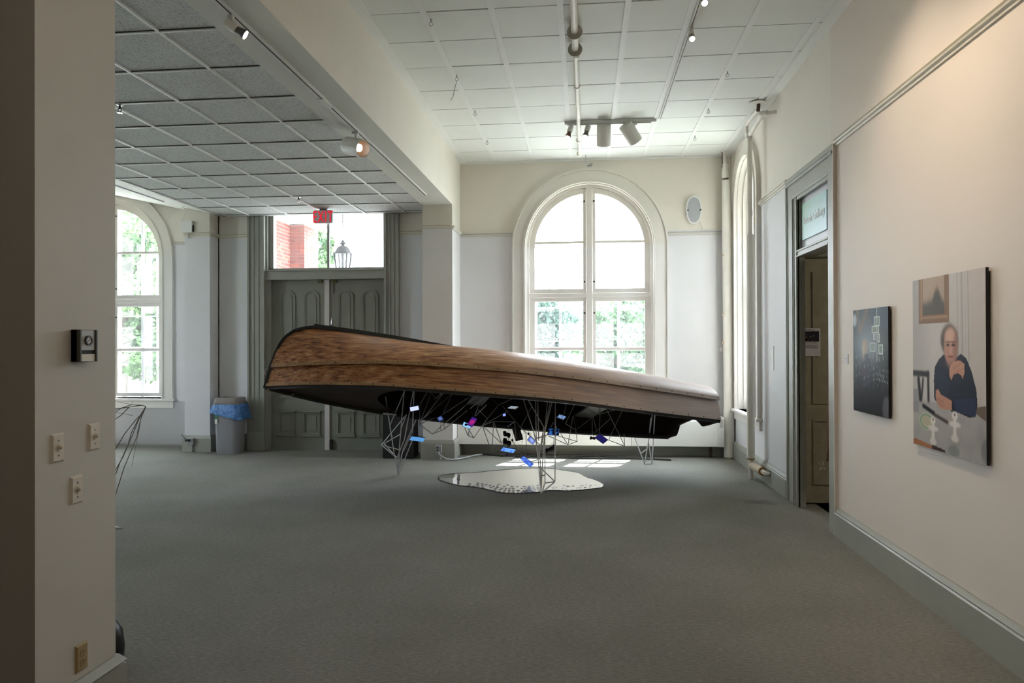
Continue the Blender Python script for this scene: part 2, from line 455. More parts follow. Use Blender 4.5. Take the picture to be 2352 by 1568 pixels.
# ------------------------------------------------------------------ baseboards and picture rails
def baseboard(name, p0, p1, nrm, label, h=.245, t=.035):
    p0, p1, n = Vector(p0), Vector(p1), Vector(nrm)
    prof = [(0,0),(t,0),(t,h*.80),(t*.75,h*.84),(t*.85,h*.88),(t*.55,h*.95),(t*.35,h),(0,h)]
    mb = MB(); vs = []
    for p in (p0, p1):
        vs += [(p.x+n.x*a, p.y+n.y*a, b) for a, b in prof]
    k = len(prof)
    mb.add(vs, [tuple(range(k)), tuple(range(k, 2*k))] + [(i, (i+1) % k, k+(i+1) % k, k+i) for i in range(k)])
    return tag(mb.build(name, GREEN), label, 'baseboard', kind='structure')
baseboard('baseboard_right_near', (XR, YBK, 0), (XR, 6.186, 0), (-1,0,0), 'sage grey baseboard under the two hung photographs', .24)
baseboard('baseboard_right', (XR, 7.625, 0), (XR, YB, 0), (-1,0,0), 'sage grey baseboard between the side doorway and the corner', .24)
baseboard('baseboard_back', (XBR, YB, 0), (XR, YB, 0), (0,-1,0), 'sage grey baseboard behind the long white radiator cover', .22)
baseboard('baseboard_door_right', (-2.80, YB, 0), (XBL, YB, 0), (0,-1,0), 'short sage grey baseboard right of the double door', .25)
baseboard('baseboard_door_left', (-5.716, YB, 0), (-5.20, YB, 0), (0,-1,0), 'short sage grey baseboard left of the double door', .25)
baseboard('baseboard_window_left', (XFL, YLW, 0), (-6.126, YLW, 0), (0,-1,0), 'low dark gap strip under the left window panel', .03, .02)
mb = MB()
def wrap_base(x0, x1, y0, y1, h, t, name, label):
    mb = MB()
    mb.box(x0-t, x1+t, y0-t, y1, 0, h*.82)
    a, b = t, t*.35
    mb.hexa([(x0-a,y0-a,h*.82),(x1+a,y0-a,h*.82),(x1+a,y1,h*.82),(x0-a,y1,h*.82),(x0-b,y0-b,h),(x1+b,y0-b,h),(x1+b,y1,h),(x0-b,y1,h)])
    return tag(mb.build(name, GREEN), label, 'baseboard', kind='structure')
wrap_base(XBL, XBR, YPIL, YB-.04, .275, .03, 'baseboard_pilaster', 'sage grey plinth base around the middle pilaster')
wrap_base(-6.126, -5.716, 10.2, YLW-.02, .25, .03, 'baseboard_pilaster_left', 'sage grey plinth base of the left pilaster')
mb = MB(); h = .235
mb.box(XFL, PILX+.032, PY0-.03, PY1+.032, 0, h*.8)
mb.box(XFL, PILX+.024, PY0-.024, PY1+.024, h*.8, h*.86)
mb.hexa([(XFL,PY0-.03,h*.86),(PILX+.034,PY0-.03,h*.86),(PILX+.034,PY1+.034,h*.86),(XFL,PY1+.034,h*.86),(XFL,PY0-.01,h),(PILX+.01,PY0-.01,h),(PILX+.01,PY1+.01,h),(XFL,PY1+.01,h)])
tag(mb.build('baseboard_left_front', GREEN), 'sage grey moulded baseboard around the foreground wall end', 'baseboard', kind='structure')

RAIL = twotone('rail_paint', (.80, .79, .77), (.84, .82, .76), 3.30, .45)
_rail_n = [1]
def rail(p0, p1, nrm, label, z=3.305):
    _rail_n[0] += 1
    p0, p1, n = Vector(p0), Vector(p1), Vector(nrm)
    prof = [(0,-.028),(.012,-.028),(.016,-.012),(.030,-.006),(.034,.004),(.022,.008),(.020,.016),(.032,.022),(.030,.028),(0,.030)]
    mb = MB(); vs = []; k = len(prof)
    for p in (p0, p1):
        vs += [(p.x+n.x*a, p.y+n.y*a, z+b) for a, b in prof]
    mb.add(vs, [tuple(range(k)), tuple(range(k, 2*k))] + [(i, (i+1) % k, k+(i+1) % k, k+i) for i in range(k)])
    return tag(mb.build('trim_%d' % _rail_n[0], RAIL), label, 'picture rail', kind='structure')
rail((XBR, YB, 0), (CW-1.15, YB, 0), (0,-1,0), 'picture rail left of the big arched window', 3.28)
rail((CW+1.15, YB, 0), (XR, YB, 0), (0,-1,0), 'picture rail right of the big arched window under the oval speaker', 3.25)
rail((XBR, YPIL, 0), (XBR, YB, 0), (1,0,0), 'short picture rail on the side of the middle pilaster', 3.305)
rail((XBL, YPIL, 0), (XBR, YPIL, 0), (0,-1,0), 'picture rail across the front of the middle pilaster', 3.315)
rail((XR, YBK, 0), (XR, 6.186, 0), (-1,0,0), 'long picture rail above the two hung photographs', 3.335)
rail((XR, 7.625, 0), (XR, RW_C-.75, 0), (-1,0,0), 'picture rail between side doorway and corner window', 3.33)
rail((-2.80, YB, 0), (XBL, YB, 0), (0,-1,0), 'short picture rail right of the double door', 3.34)
rail((-5.716, YB, 0), (-5.20, YB, 0), (0,-1,0), 'short picture rail left of the double door', 3.34)
rail((-6.126, 10.2, 0), (-5.716, 10.2, 0), (0,-1,0), 'picture rail across the left pilaster', 3.345)
rail((-5.716, 10.2, 0), (-5.716, YB, 0), (1,0,0), 'picture rail on the side of the left pilaster', 3.345)
rail((CWL+1.13, YLW, 0), (-6.126, YLW, 0), (0,-1,0), 'picture rail right of the left arched window', 3.29)

o = MB().box(XFL, -6.13, YLW-.012, YLW-.001, .03, SILL-.04).build('trim_20', paint('grey_panel', (.70, .70, .71), .6, .02, 3)); tag(o, 'grey panel under the left arched window with sill shade in its tone', 'panel', kind='structure')  # grey panel, partly the shade below the sill painted into its tone

def axis_frame(d):
    d = Vector(d).normalized(); u = Vector((0,0,1)) if abs(d.z) < .95 else Vector((0,1,0))
    a = d.cross(u).normalized(); b = a.cross(d)
    return d, a, b
def cyl(mb, p, d, prof, n=18):
    """lathe along d from p, prof = (r, distance)"""
    d, a, b = axis_frame(d); p = Vector(p); vs = []; m = len(prof)
    for r, t in prof:
        vs += [p+d*t+(a*math.cos(2*PI*k/n)+b*math.sin(2*PI*k/n))*max(r, 1e-5) for k in range(n)]
    fs = [(i*n+k, i*n+(k+1) % n, (i+1)*n+(k+1) % n, (i+1)*n+k) for i in range(m-1) for k in range(n)]
    if prof[0][0] > 1e-4: fs.append(tuple(range(n)))
    if prof[-1][0] > 1e-4: fs.append(tuple(range((m-1)*n, m*n)))
    return mb.add(vs, fs)
# ------------------------------------------------------------------ arched windows
def arch_outline(half, z0, spring, n=24):
    return [(-half, z0)] + arc(0, spring, half, PI, 0, n) + [(half, z0)]
def half_outline(r, z0, m, spring, side, n=14):
    """half of an arched light: from mullion edge m outwards to radius r"""
    x_top = math.acos(m/r)
    a = arc(0, spring, r, x_top, 0, n)
    p = [(m, z0)] + a + [(r, z0)]
    return [(side*x, z) for x, z in p]
def arched_window(name, label, loc, rot, R, Rout, spring, sill, zt, double=True, bars=(3.166, 1.563), hazy=True, depth=.34):
    w = top(name, label, 'window', loc, kind='structure', local=True, rot=rot)
    mb = MB()
    mb.ring(arch_outline(Rout, sill-.02, spring), arch_outline(R, sill-.02, spring), -.03, 0, XZ)
    mb.ring(arch_outline(Rout+.022, sill-.02, spring), arch_outline(Rout, sill-.02, spring), -.05, 0, XZ)
    mb.ring(arch_outline(R+.028, sill-.02, spring), arch_outline(R+.002, sill-.02, spring), -.045, -.03, XZ)
    mb.build('casing', TRIMW, w, 40)
    mb = MB()
    mb.ring(arch_outline(R+.002, sill, spring), arch_outline(R-.015, sill, spring), 0, depth, XZ)
    mb.ring(arch_outline(R-.012, sill, spring), arch_outline(R-.05, sill, spring), .07, depth-.02, XZ)
    mb.build('jamb', TRIMW, w, 40)
    mb = MB().box(-R-.24, R+.24, -.075, depth, sill-.035, sill).box(-R-.20, R+.20, -.03, 0, sill-.15, sill-.035)
    mb.build('sill', TRIMW, w, bevel=.006)
    Rs = R-.05; m = .045
    lights = []
    if double:
        MB().box(-m, m, .085, .19, sill, spring+Rs).build('mullion', TRIMW, w, bevel=.006)
        MB().box(-Rs, Rs, .09, .19, zt-.065, zt).build('transom_bar', TRIMW, w, bevel=.006)
        sw = .085; sm = .048
        for side in (-1, 1):
            up_o = half_outline(Rs-.004, zt+.004, m+.003, spring, side)
            up_i = half_outline(Rs-sw, zt+.065, m+sm, spring, side)
            s = MB().ring(up_o, up_i, .11, .155, XZ, True).build('sash', TRIMW, w, 40)
            MB().prism(up_i, .13, .134, XZ).build('pane', HAZEG if hazy else GLASS, s)
            x0, x1 = side*(m+sm-.005), side*(Rs-sw+.005)
            xe = math.sqrt((Rs-sw+.005)**2-(bars[0]-spring)**2)
            MB().box(min(x0, side*xe), max(x0, side*xe), .118, .15, bars[0]-.016, bars[0]+.018).build('glazing_bar', TRIMW, s)
            lo = [(m+.003, sill+.03), (Rs-.004, sill+.03), (Rs-.004, zt-.068), (m+.003, zt-.068)]
            li = [(m+sm, sill+.09), (Rs-sw, sill+.09), (Rs-sw, zt-.125), (m+sm, zt-.125)]
            s = MB().ring([(side*a, b) for a, b in lo], [(side*a, b) for a, b in li], .11, .155, XZ, True).build('sash', TRIMW, w)
            MB().prism([(side*a, b) for a, b in li], .13, .134, XZ).build('pane', GLASS, s)
            MB().box(min(x0, x1), max(x0, x1), .118, .15, bars[1]-.02, bars[1]+.022).build('glazing_bar', TRIMW, s)
            for zz in (zt+.35, zt-.35, sill+.35, 2.95):
                hb = MB().box(side*(Rs-.012)-.012, side*(Rs-.012)+.012, .098, .112, zz-.05, zz+.05)
                hb.build('hinge', TRIMW, w)
            for zz in (3.78, zt+.17, zt-.30):
                mb = MB().lathe([(.014, 0), (.014, .006), (.006, .008), (.006, .022)], (0, 0, 0), 10)
                o = mb.build('latch', DSTEEL, w); o.rotation_euler = (PI/2, 0, 0); o.location = (side*.072, .112, zz)
        # outer storm frame
        st = MB()
        st.ring(arch_outline(Rs-.01, sill, spring), arch_outline(Rs-.05, sill, spring), .25, .28, XZ)
        st.box(-.05, .05, .25, .28, sill, spring+Rs-.03)
        for side in (-1, 1):
            ub = side*.44
            st.box(ub-.022, ub+.022, .25, .275, sill, spring+math.sqrt((Rs-.05)**2-.44**2))
        st.box(-Rs+.02, Rs-.02, .25, .275, zt-.09, zt+.03).box(-Rs+.02, Rs-.02, .25, .275, bars[1]-.03, bars[1]+.03)
        st.build('storm_frame', paint('storm_frame_white_'+name, (.88, .88, .90), .5, .02, 5), w)
    else:
        s = MB().ring(arch_outline(Rs-.004, sill+.02, spring), arch_outline(Rs-.075, sill+.09, spring), .13, .175, XZ).build('sash', TRIMW, w, 40)
        s2 = MB().box(-Rs, Rs, .13, .175, sill-.002, sill+.09).box(-Rs, Rs, .12, .18, zt-.05, zt+.03).box(-.03, .03, .125, .18, sill, spring+Rs-.05).build('glazing_bar', TRIMW, s)
        MB().prism(arch_outline(Rs-.074, sill+.09, spring), .15, .154, XZ).build('pane', GLASS, s)
    return w
w1 = arched_window('window_1', 'big round-headed double casement window behind the boat', (CW, YB, 0), None, RIN, 1.13, SPR, SILL, 2.40)
w2 = arched_window('window_2', 'round-headed casement window at far left beside the foreground wall', (CWL, YLW, 0), None, RIN, 1.13, SPR, SILL, 2.40, hazy=False)
w4 = arched_window('window_4_added', 'narrow arched window added out of sight on the left wall to brighten the room', (XFL, 7.2, 0), (0, 0, PI/2), .62, .79, 3.3, SILL, 2.3, double=False)  # added window, out of view, letting extra daylight onto the door wall
w3 = arched_window('window_3', 'narrow arched window on the right wall behind the standing pipe', (XR, RW_C, 0), (0, 0, -PI/2), RW_R, .73, RW_S, RW_SILL, 2.3, double=False, depth=.41)

# sky portals make the daylight through the openings sample cleanly
def portal(loc, rot, sx, sz):
    l = bpy.data.lights.new('portal', 'AREA'); l.shape = 'RECTANGLE'; l.size = sx; l.size_y = sz
    l.cycles.is_portal = True
    o = bpy.data.objects.new('portal', l); COL.objects.link(o); o.location = loc; o.rotation_euler = rot
portal((CW, YB+.36, 2.4), (-PI/2, 0, 0), 1.95, 3.3)
portal((CWL, YLW+.36, 2.4), (-PI/2, 0, 0), 1.95, 3.3)
portal((XFL-.36, 7.2, 2.35), (0, -PI/2, 0), 3.3, 1.3)
portal((XR+.43, RW_C, 2.4), (0, PI/2, 0), 3.4, 1.15)
portal((-3.97, YB+.30, 3.37), (-PI/2, 0, 0), 1.95, 1.15)

# ------------------------------------------------------------------ double door with transom light
d1 = top('door_1', 'sage grey panelled double door with a glazed transom light above', 'door', (-3.975, YB, 0), kind='structure')
mb = MB()
for s, xo, xi in ((-1, -5.19, -4.945), (1, -2.813, -3.005)):
    a, b = min(xo, xi), max(xo, xi)
    mb.box(a, b, YB-.055, YB, 0, ZD)
    for k in (.0, 1.0):
        x = a+(b-a)*k
        mb.box(x-.016, x+.016, YB-.08, YB-.02, 0, ZD)
    mb.box(a+(b-a)*.34-.007, a+(b-a)*.34+.007, YB-.066, YB-.02, 0, ZD).box(a+(b-a)*.66-.007, a+(b-a)*.66+.007, YB-.066, YB-.02, 0, ZD)
    mb.box(a-.02, b+.02, YB-.085, YB, 0, .30)
mb.build('casing', GREEN, d1, bevel=.004)
mb = MB().box(-4.945, -4.90, YB-.02, YB+.30, 0, 3.95).box(-3.046, -3.005, YB-.02, YB+.30, 0, 3.95)
mb.box(-4.93, -3.02, YB-.03, YB+.2, 2.665, 2.775).box(-4.945, -3.005, YB-.045, YB+.0, 2.775, 2.80).box(-4.945, -3.005, YB-.04, YB+.0, 2.645, 2.668)
mb.build('frame', GREEN, d1, bevel=.004)
mb = MB()
xL, xR_ = -4.90, -3.046
mb.box(xL, xL+.075, YB+.03, YB+.09, 2.80, 3.95).box(xR_-.02, xR_, YB+.03, YB+.09, 2.80, 3.95).box(xL, xR_, YB+.03, YB+.09, 2.80, 2.83)
mb.box(-3.965, -3.925, YB+.04, YB+.08, 2.82, 3.95)
ts = mb.build('transom_sash', GREEN, d1, bevel=.004)
MB().box(xL+.07, -3.96, YB+.058, YB+.062, 2.825, 3.95).build('pane', GLASS, ts)
MB().box(-3.93, xR_-.01, YB+.058, YB+.062, 2.825, 3.95).build('pane', GLASS, ts)
def door_leaf(x0, x1, arches, panels):
    yd = YB+.10
    lf = MB().box(x0, x1, yd, yd+.05, .0, 2.672).build('door_leaf', GREEND, d1)
    for a0, a1, zb, zt in arches:
        c = (a0+a1)/2; r = (a1-a0)/2
        for q, (ro, ri, ya, yb_) in enumerate(((r, r-.018, yd-.016, yd), (r-.018, r-.034, yd-.010, yd))):
            def ol(rr, grow): return [(c-rr, zb+grow)] + arc(c, zt-r, rr, PI, 0, 14) + [(c+rr, zb+grow)]
            MB().ring(ol(ro, r-ro), ol(ri, r-ri), ya, yb_, XZ, True).build('moulding', GREEND, lf, 40)
        rr = r-.055
        MB().prism([(c-rr, zb+.05)] + arc(c, zt-r, rr, PI, 0, 14) + [(c+rr, zb+.05)], yd-.008, yd, XZ).build('panel', GREEND, lf)
        MB().box(c-r-.02, c+r+.02, yd-.035, yd, zb-.025, zb).build('panel_sill', GREEND, lf)
    for a0, a1, zb, zt in panels:
        o_ = [(a0, zb), (a1, zb), (a1, zt), (a0, zt)]
        i_ = [(a0+.03, zb+.03), (a1-.03, zb+.03), (a1-.03, zt-.03), (a0+.03, zt-.03)]
        MB().ring(o_, i_, yd-.022, yd, XZ, True).build('moulding', GREEND, lf, bevel=.006)
        MB().box(a0+.065, a1-.065, yd-.006, yd, zb+.065, zt-.065).build('panel', GREEND, lf)
        MB().box(a0-.025, a1+.025, yd-.055, yd, zt, zt+.024).box(a0-.025, a1+.025, yd-.055, yd, zb-.024, zb).build('panel_ledge', GREEND, lf, bevel=.005)
    return lf
MB().box(-4.95, -3.0, YB+.16, YB+.34, 0, .05).build('threshold', DSTEEL, d1)
la = door_leaf(-4.895, -4.02, [(-4.744, -4.495, .84, 2.49), (-4.359, -4.108, .84, 2.49)], [(-4.775, -4.51, .235, .585), (-4.375, -4.10, .235, .585)])
lb = door_leaf(-3.945, -3.05, [(-3.811, -3.562, .84, 2.49), (-3.426, -3.165, .84, 2.49)], [(-3.83, -3.55, .235, .585), (-3.425, -3.15, .235, .585)])
MB().box(-4.02, -3.945, YB+.075, YB+.12, .0, 2.672).build('astragal', paint('astragal_white', (.80, .78, .77), .5, .03, 9), d1)
mb = MB().box(-3.905, -3.885, YB+.075, YB+.1, 2.45, 2.64).box(-3.915, -3.875, YB+.07, YB+.1, 2.44, 2.46)
mb.build('flush_bolt', GREEND, lb)
mb = MB().tube([(-3.90, YB+.09, 1.93), (-3.90, YB+.05, 1.95), (-3.895, YB+.045, 2.0), (-3.89, YB+.06, 2.05)], .008, 8)
mb.build('hook_latch', STEEL, lb, 40)
MB().box(-3.94, -3.90, YB+.06, YB+.10, .012, .16).build('foot_bolt', CHAR, lb)
for x in (-4.09, -3.86):
    MB().box(x-.03, x+.03, YB+.07, YB+.10, 2.60, 2.645).build('catch_plate', paint('brass_%g' % x, (.45, .40, .28), .4, .05, 9, 0, .8), d1)

# ------------------------------------------------------------------ side doorway in the right wall
d2 = top('door_2', 'tall sage grey side doorway with transom sign and worn olive door standing open', 'door', (XR, 6.875, 0), kind='structure')
CY0, CY1, CZ = 6.20, 7.62, 3.325
YI = 7.235                                               # inner edge of the far jamb
fr = XR-.03
mb = MB()
mb.box(fr, XR+.02, CY0, DY0-.002, 0, CZ-.03)                  # near jamb casing
mb.box(fr+.012, XR+.02, YI, CY1, 0, CZ-.04)
mb.box(fr+.010, XR+.02, CY0+.02, CY1-.004, 3.085, CZ-.02)
mb.box(fr, XR, CY0, CY1, CZ-.03, CZ+.015).box(fr-.010, XR, CY0+.01, CY1-.02, CZ-.07, CZ-.045)
for y, w in ((CY1-.018, .018), (CY1-.05, .008), (YI+.15, .016), (YI+.115, .007), (YI+.012, .012)):
    mb.box(fr-.002 if w > .01 else fr+.004, XR, y-w, y+w, 0, CZ-.04 if y > YI+.2 else 3.10)
mb.box(fr-.001, XR, DY0, YI+.165, 3.10, 3.128).box(fr+.004, XR, DY0, YI+.02, 3.065, 3.09)
mb.build('casing', GREEN, d2, bevel=.003)
MB().box(fr-.0015, XR, CY0-.012, CY0-.0005, 0, CZ+.015).build('casing_edge', PINKW, d2)
mb = MB().box(XR+.002, XR+.055, YI+.004, DY1, 0, 2.50).box(XR+.002, XR+.30, YI+.004, DY1, 2.50, DZ).box(XR, XR+.30, DY0, DY0+.02, 0, DZ).box(XR, XR+.30, DY0+.02, DY1, 3.08, DZ)
mb.box(XR-.02, XR+.16, DY0+.02, YI+.003, 2.50, 2.555).box(XR-.032, XR+.02, DY0, YI, 2.545, 2.562).box(XR-.032, XR+.02, DY0, YI, 2.495, 2.512)
mb.build('jamb', GREEN, d2, bevel=.003)
MB().box(XR+.025, XR+.035, DY0, YI+.01, 2.555, 3.08).build('transom_panel', paint('transom_pale_panel', (.80, .81, .83), .4, .02, 6), d2)
LY = 7.39
MB().box(XR+.032, XR+.95, LY, LY+.045, .015, 2.495).build('door_leaf', OLIVE, d2)
lf = [o for o in bpy.data.objects if o.name.startswith('door_leaf') and o.parent == d2][0]
for (x0, x1, z0, z1) in ((.17, .47, 1.02, 2.36), (.54, .85, 1.02, 2.36), (.17, .47, .20, .86), (.54, .85, .20, .86)):
    MB().ring([(XR+x0, z0), (XR+x1, z0), (XR+x1, z1), (XR+x0, z1)], [(XR+x0+.018, z0+.018), (XR+x1-.018, z0+.018), (XR+x1-.018, z1-.018), (XR+x0+.018, z1-.018)], LY-.012, LY, XZ, True).build('moulding', OLIVE, lf)
# flaked paint patches on the lower door
random.seed(7)
for cx, cz, n in ((.075, .16, 9), (.24, .42, 7)):
    for k in range(n):
        x, z, r = XR+cx+random.gauss(0, .028), max(.04, cz+random.gauss(0, .05)), random.uniform(.007, .016)
        MB().prism([(x+r*random.uniform(.6, 1.2)*math.cos(a), z+r*random.uniform(.6, 1.2)*math.sin(a)) for a in np.linspace(0, 2*PI, 7)[:-1]], LY-.0025, LY-.0002, XZ).build('flaked_patch', DIRTY, lf)
# dark lobby behind the doorway
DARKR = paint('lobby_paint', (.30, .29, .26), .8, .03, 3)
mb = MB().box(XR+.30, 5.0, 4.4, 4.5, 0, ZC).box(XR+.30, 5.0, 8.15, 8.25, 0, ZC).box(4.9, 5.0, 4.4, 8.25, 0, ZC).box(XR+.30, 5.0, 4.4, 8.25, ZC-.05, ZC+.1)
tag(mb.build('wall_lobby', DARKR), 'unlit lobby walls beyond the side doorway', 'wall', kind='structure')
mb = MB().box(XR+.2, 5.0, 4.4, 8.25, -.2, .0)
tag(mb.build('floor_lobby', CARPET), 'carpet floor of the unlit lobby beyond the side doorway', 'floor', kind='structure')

ws = top('added_lobby_lamp', 'added unseen lamp inside the lobby brightening the open side door', 'lamp', (4.88, 5.6, 2.3))  # added lamp, out of view, to lighten the olive door leaf
MB().lathe([(.05, 0), (.05, .02)], (4.87, 5.6, 2.30), 16).build('bracket', DSTEEL, ws, 40)
MB().lathe([(.03, 0), (.08, .03), (.09, .10), (.06, .17), (.0, .18)], (4.80, 5.6, 2.32), 16).build('globe', BULB, ws, 40)
_l = bpy.data.lights.new('lobby_fill_light', 'POINT'); _l.energy = 45; _l.color = (1, .88, .72); _l.shadow_soft_size = .1
_o = bpy.data.objects.new('lobby_fill_light', _l); COL.objects.link(_o); _o.parent = ws; _o.location = (-.25, 0, .1)

# sign in the transom
def signmat():
    m, nt, b = nmat('sign_green_blue'); p = geo_pos(nt)
    s = N(nt, 'ShaderNodeSeparateXYZ'); nt.links.new(p, s.inputs[0])
    k = math_(nt, 'ADD', math_(nt, 'MULTIPLY', s.outputs['Y'], 1.0), math_(nt, 'MULTIPLY', s.outputs['Z'], .75))
    k = math_(nt, 'MULTIPLY', math_(nt, 'SUBTRACT', k, 8.42), .85)
    nt.links.new(ramp(nt, k, [(.12, lin((.66, .80, .84))), (.55, lin((.62, .79, .76))), (.85, lin((.52, .72, .58)))]), b.inputs['Base Color'])
    b.inputs['Roughness'].default_value = .35
    return m
sg = top('gallery_sign', 'pale green and blue sign reading South Gallery in the doorway transom', 'sign', (XR+.02, 6.82, 2.62))
MB().box(XR+.008, XR+.018, 6.47, 7.17, 2.65, 3.005).build('board', signmat(), sg)
def letters(body, size, mat, parent, M, extrude=.0008, offset=0.0, sx=1.0, spacing=1.0):
    """each printed letter its own part"""
    me = textmesh(body, size, mat, 'letter', extrude, spacing, sx, offset)
    bm = bmesh.new(); bm.from_mesh(me); bm.verts.ensure_lookup_table(); seen = {}
    for v in bm.verts:
        if v.index in seen: continue
        st = [v]; k = v.index
        while st:
            q = st.pop()
            if q.index in seen: continue
            seen[q.index] = k
            st += [e.other_vert(q) for e in q.link_edges]
    for k in sorted(set(seen.values())):
        b2 = bm.copy(); bmesh.ops.delete(b2, geom=[v for v in b2.verts if seen[v.index] != k], context='VERTS')
        m2 = bpy.data.meshes.new('letter'); b2.to_mesh(m2); b2.free(); m2.materials.append(mat)
        place(m2, 'letter', parent, M)
    bm.free()
M = Matrix(((0, 0, -1, -.0138), (-1, 0, 0, .0), (0, 1, 0, .21), (0, 0, 0, 1)))
letters('South Gallery', .112, paint('sign_letter_white', (.95, .96, .96), .5, 0, 5, 0), sg, M, .0008, .0016)

# notice on the olive door
nt_ = top('paper_notice', 'white paper notice with a dark photo taped to the open olive door', 'notice', (XR+.14, LY-.005, 1.505))
yN = LY-.0140
MB().box(2.175, 2.384, yN, yN+.001, 1.503, 1.788).build('sheet', PAPER, nt_)
MB().box(2.189, 2.370, yN-.0012, yN, 1.652, 1.757).build('photo', INK, nt_)
random.seed(3)
for k in range(7):
    x, z, r = random.uniform(2.21, 2.355), random.uniform(1.66, 1.735), random.uniform(.006, .014)
    MB().prism([(x+r*math.cos(a), z+r*math.sin(a)) for a in np.linspace(0, 2*PI, 9)[:-1]], yN-.0018, yN-.0012, XZ).build('photo_spot', paint('photo_spot_%d' % k, random.choice([(.62, .60, .56), (.50, .40, .36), (.66, .66, .64), (.42, .20, .18)]), .6, .1, 30, 0), nt_)
RX = Matrix.Rotation(PI/2, 4, 'X')
for body, z, sz in (('Attention', 1.772, .024), ('Have you seen these?', 1.640, .016), ('They have been lost from the exhibit', 1.588, .0105)):
    t_ = textmesh(body, sz, INK, 'print', .0003)
    place(t_, 'print', nt_, Matrix.Translation((2.2795-nt_.location.x, yN-.0008-nt_.location.y, z-nt_.location.z)) @ RX)
for k in range(3):
    MB().box(2.20, 2.36-.03*(k % 2), yN-.0006, yN, 1.615-.010*k, 1.618-.010*k).build('print_line', INK, nt_)
# pink cloth hanging inside the doorway
mb = MB(); vs = []; n = 14
for zi, z in enumerate(np.linspace(.5, 2.45, 14)):
    for i in range(n):
        u = i/(n-1); wdt = .34-.10*(z-.5)/1.95
        vs.append((2.31+.05*(z-.5)/1.95+u*wdt, 6.98+.025*math.sin(u*21+z*.7)+.01*math.sin(z*5), z))
mb.add(vs, [(a*n+i, a*n+i+1, (a+1)*n+i+1, (a+1)*n+i) for a in range(13) for i in range(n-1)])
o = mb.build('curtain', LEAFG, None, 60); tag(o, 'dusty pink cloth hanging just inside the dark side doorway', 'curtain')
so = o.modifiers.new('thick', 'SOLIDIFY'); so.thickness = .004

# ------------------------------------------------------------------ radiator cover, pipes
rc = top('radiator_cover', 'long white radiator cover below the big window behind the boat', 'radiator', (.12, 10.3, 0))
mb = MB(); x0, x1 = -1.86, 1.88
prof = [(10.15, .17), (10.15, .53), (10.20, .60), (10.44, .60), (10.44, .17)]
mb.prism(prof, x0, x1, YZ)
mb.build('cover', RADW, rc, bevel=.006)
MB().box(x1, 1.972, 10.17, 10.44, .165, .585).build('end_cap', RADW, rc, bevel=.006)
for k in range(52):
    xx = x0+.07+k*(x1-x0-.14)/51
    MB().box(xx-.012, xx+.012, 10.235, 10.40, .596, .6015).build('grille_slot', DARKGAP, rc) if k % 1 == 0 else None
for k in range(4):
    MB().box(1.91+.013*k, 1.914+.013*k, 10.168, 10.171, .44, .56).build('end_slot', DARKGAP, rc)
for xx in (-.6, .67):
    MB().box(xx-.002, xx+.002, 10.1485, 10.15, .17, .53).build('panel_joint', DARKGAP, rc)
mb = MB().tube([(1.80, 10.30, .17), (1.80, 10.30, .115)], .018).tube([(1.80, 10.30, .115), (1.80, 10.30, .06)], .028).tube([(1.80, 10.30, .06), (1.80, 10.30, 0)], .018)
mb.build('valve_pipe', RUST, rc, 40)
mb = MB().box(-1.86, 1.972, 10.40, 10.42, 0, .17); mb.build('kick_board', GREEN, rc)

p1_ = top('steam_pipe', 'thick white painted steam pipe standing in the far right corner', 'pipe', (2.055, 10.27, 0))
px, py = 2.055, 10.27
MB().tube([(px, py, .015), (px, py, .735)], .073, 20).build('pipe_lower', WHITEP, p1_, 40)
MB().tube([(px-.005, py, .735), (px-.02, py, 3.97)], .066, 20).build('pipe_jacket', WHITEP, p1_, 40)
MB().tube([(px-.03, py, 3.97), (px-.03, py, 4.02)], .036).build('joint', RUST, p1_, 40)
MB().tube([(px-.03, py, 4.0), (px-.035, py, 4.09), (px-.04, py, 4.12), (px-.035, py, 4.2)], [.05, .055, .042, .048], 12).build('valve', WHITEP, p1_, 40)
MB().tube([(px-.04, py, 4.2), (px-.05, py, 4.40)], .026).build('riser', WHITEP, p1_, 40)
MB().tube([(px-.08, py-.01, 4.15), (px-.08, py-.01, 4.40)], .006, 8).build('hanger', RUST, p1_, 40)
MB().lathe([(.078, 0), (.078, .015)], (px, py, 0), 20).build('floor_ring', paint('dull_brass', (.5, .47, .33), .5, .1, 20), p1_, 40)
for z, sx in ((2.05, 1), (1.65, 1), (2.9, -1)):
    MB().tube([(px-.07, py-.005, z), (px-.075, py-.02, z), (px-.07, py-.04, z+.002)], [.012, .02, .004], 8).build('paint_scar', paint('scar_%g' % z, (.82, .74, .62), .7, .05, 20), p1_, 40)

p2_ = top('heating_pipe', 'slim white heating pipe standing free beside the corner window', 'pipe', (2.0, 8.69, 0))
qx, qy = 1.995, 8.69
MB().tube([(qx, qy, .25), (qx, qy, 2.95)], .046, 18).build('pipe_jacket', WHITEP, p2_, 40)
MB().tube([(qx, qy, 2.95), (qx, qy, 4.13)], .031, 16).build('pipe_upper', WHITEP, p2_, 40)
MB().tube([(qx, qy, 3.17), (qx, qy, 3.25)], .035, 16).build('coupling', WHITEP, p2_, 40)
MB().lathe([(.047, 0), (.047, .016)], (qx, qy, .238), 18).build('jacket_end', paint('tan_jacket_end', (.60, .47, .25), .7, .1, 20), p2_, 40)
MB().tube([(qx, qy, .24), (qx, qy, .15), (qx, qy, .13), (qx, qy, .0)], [.030, .030, .026, .026], 14).build('riser', WHITEP, p2_, 40)
MB().tube([(qx+.01, qy-.03, .165), (qx+.05, qy-.34, .155)], .047, 16).build('branch_jacket', paint('canvas_jacket', (.78, .72, .63), .8, .06, 14), p2_, 40)
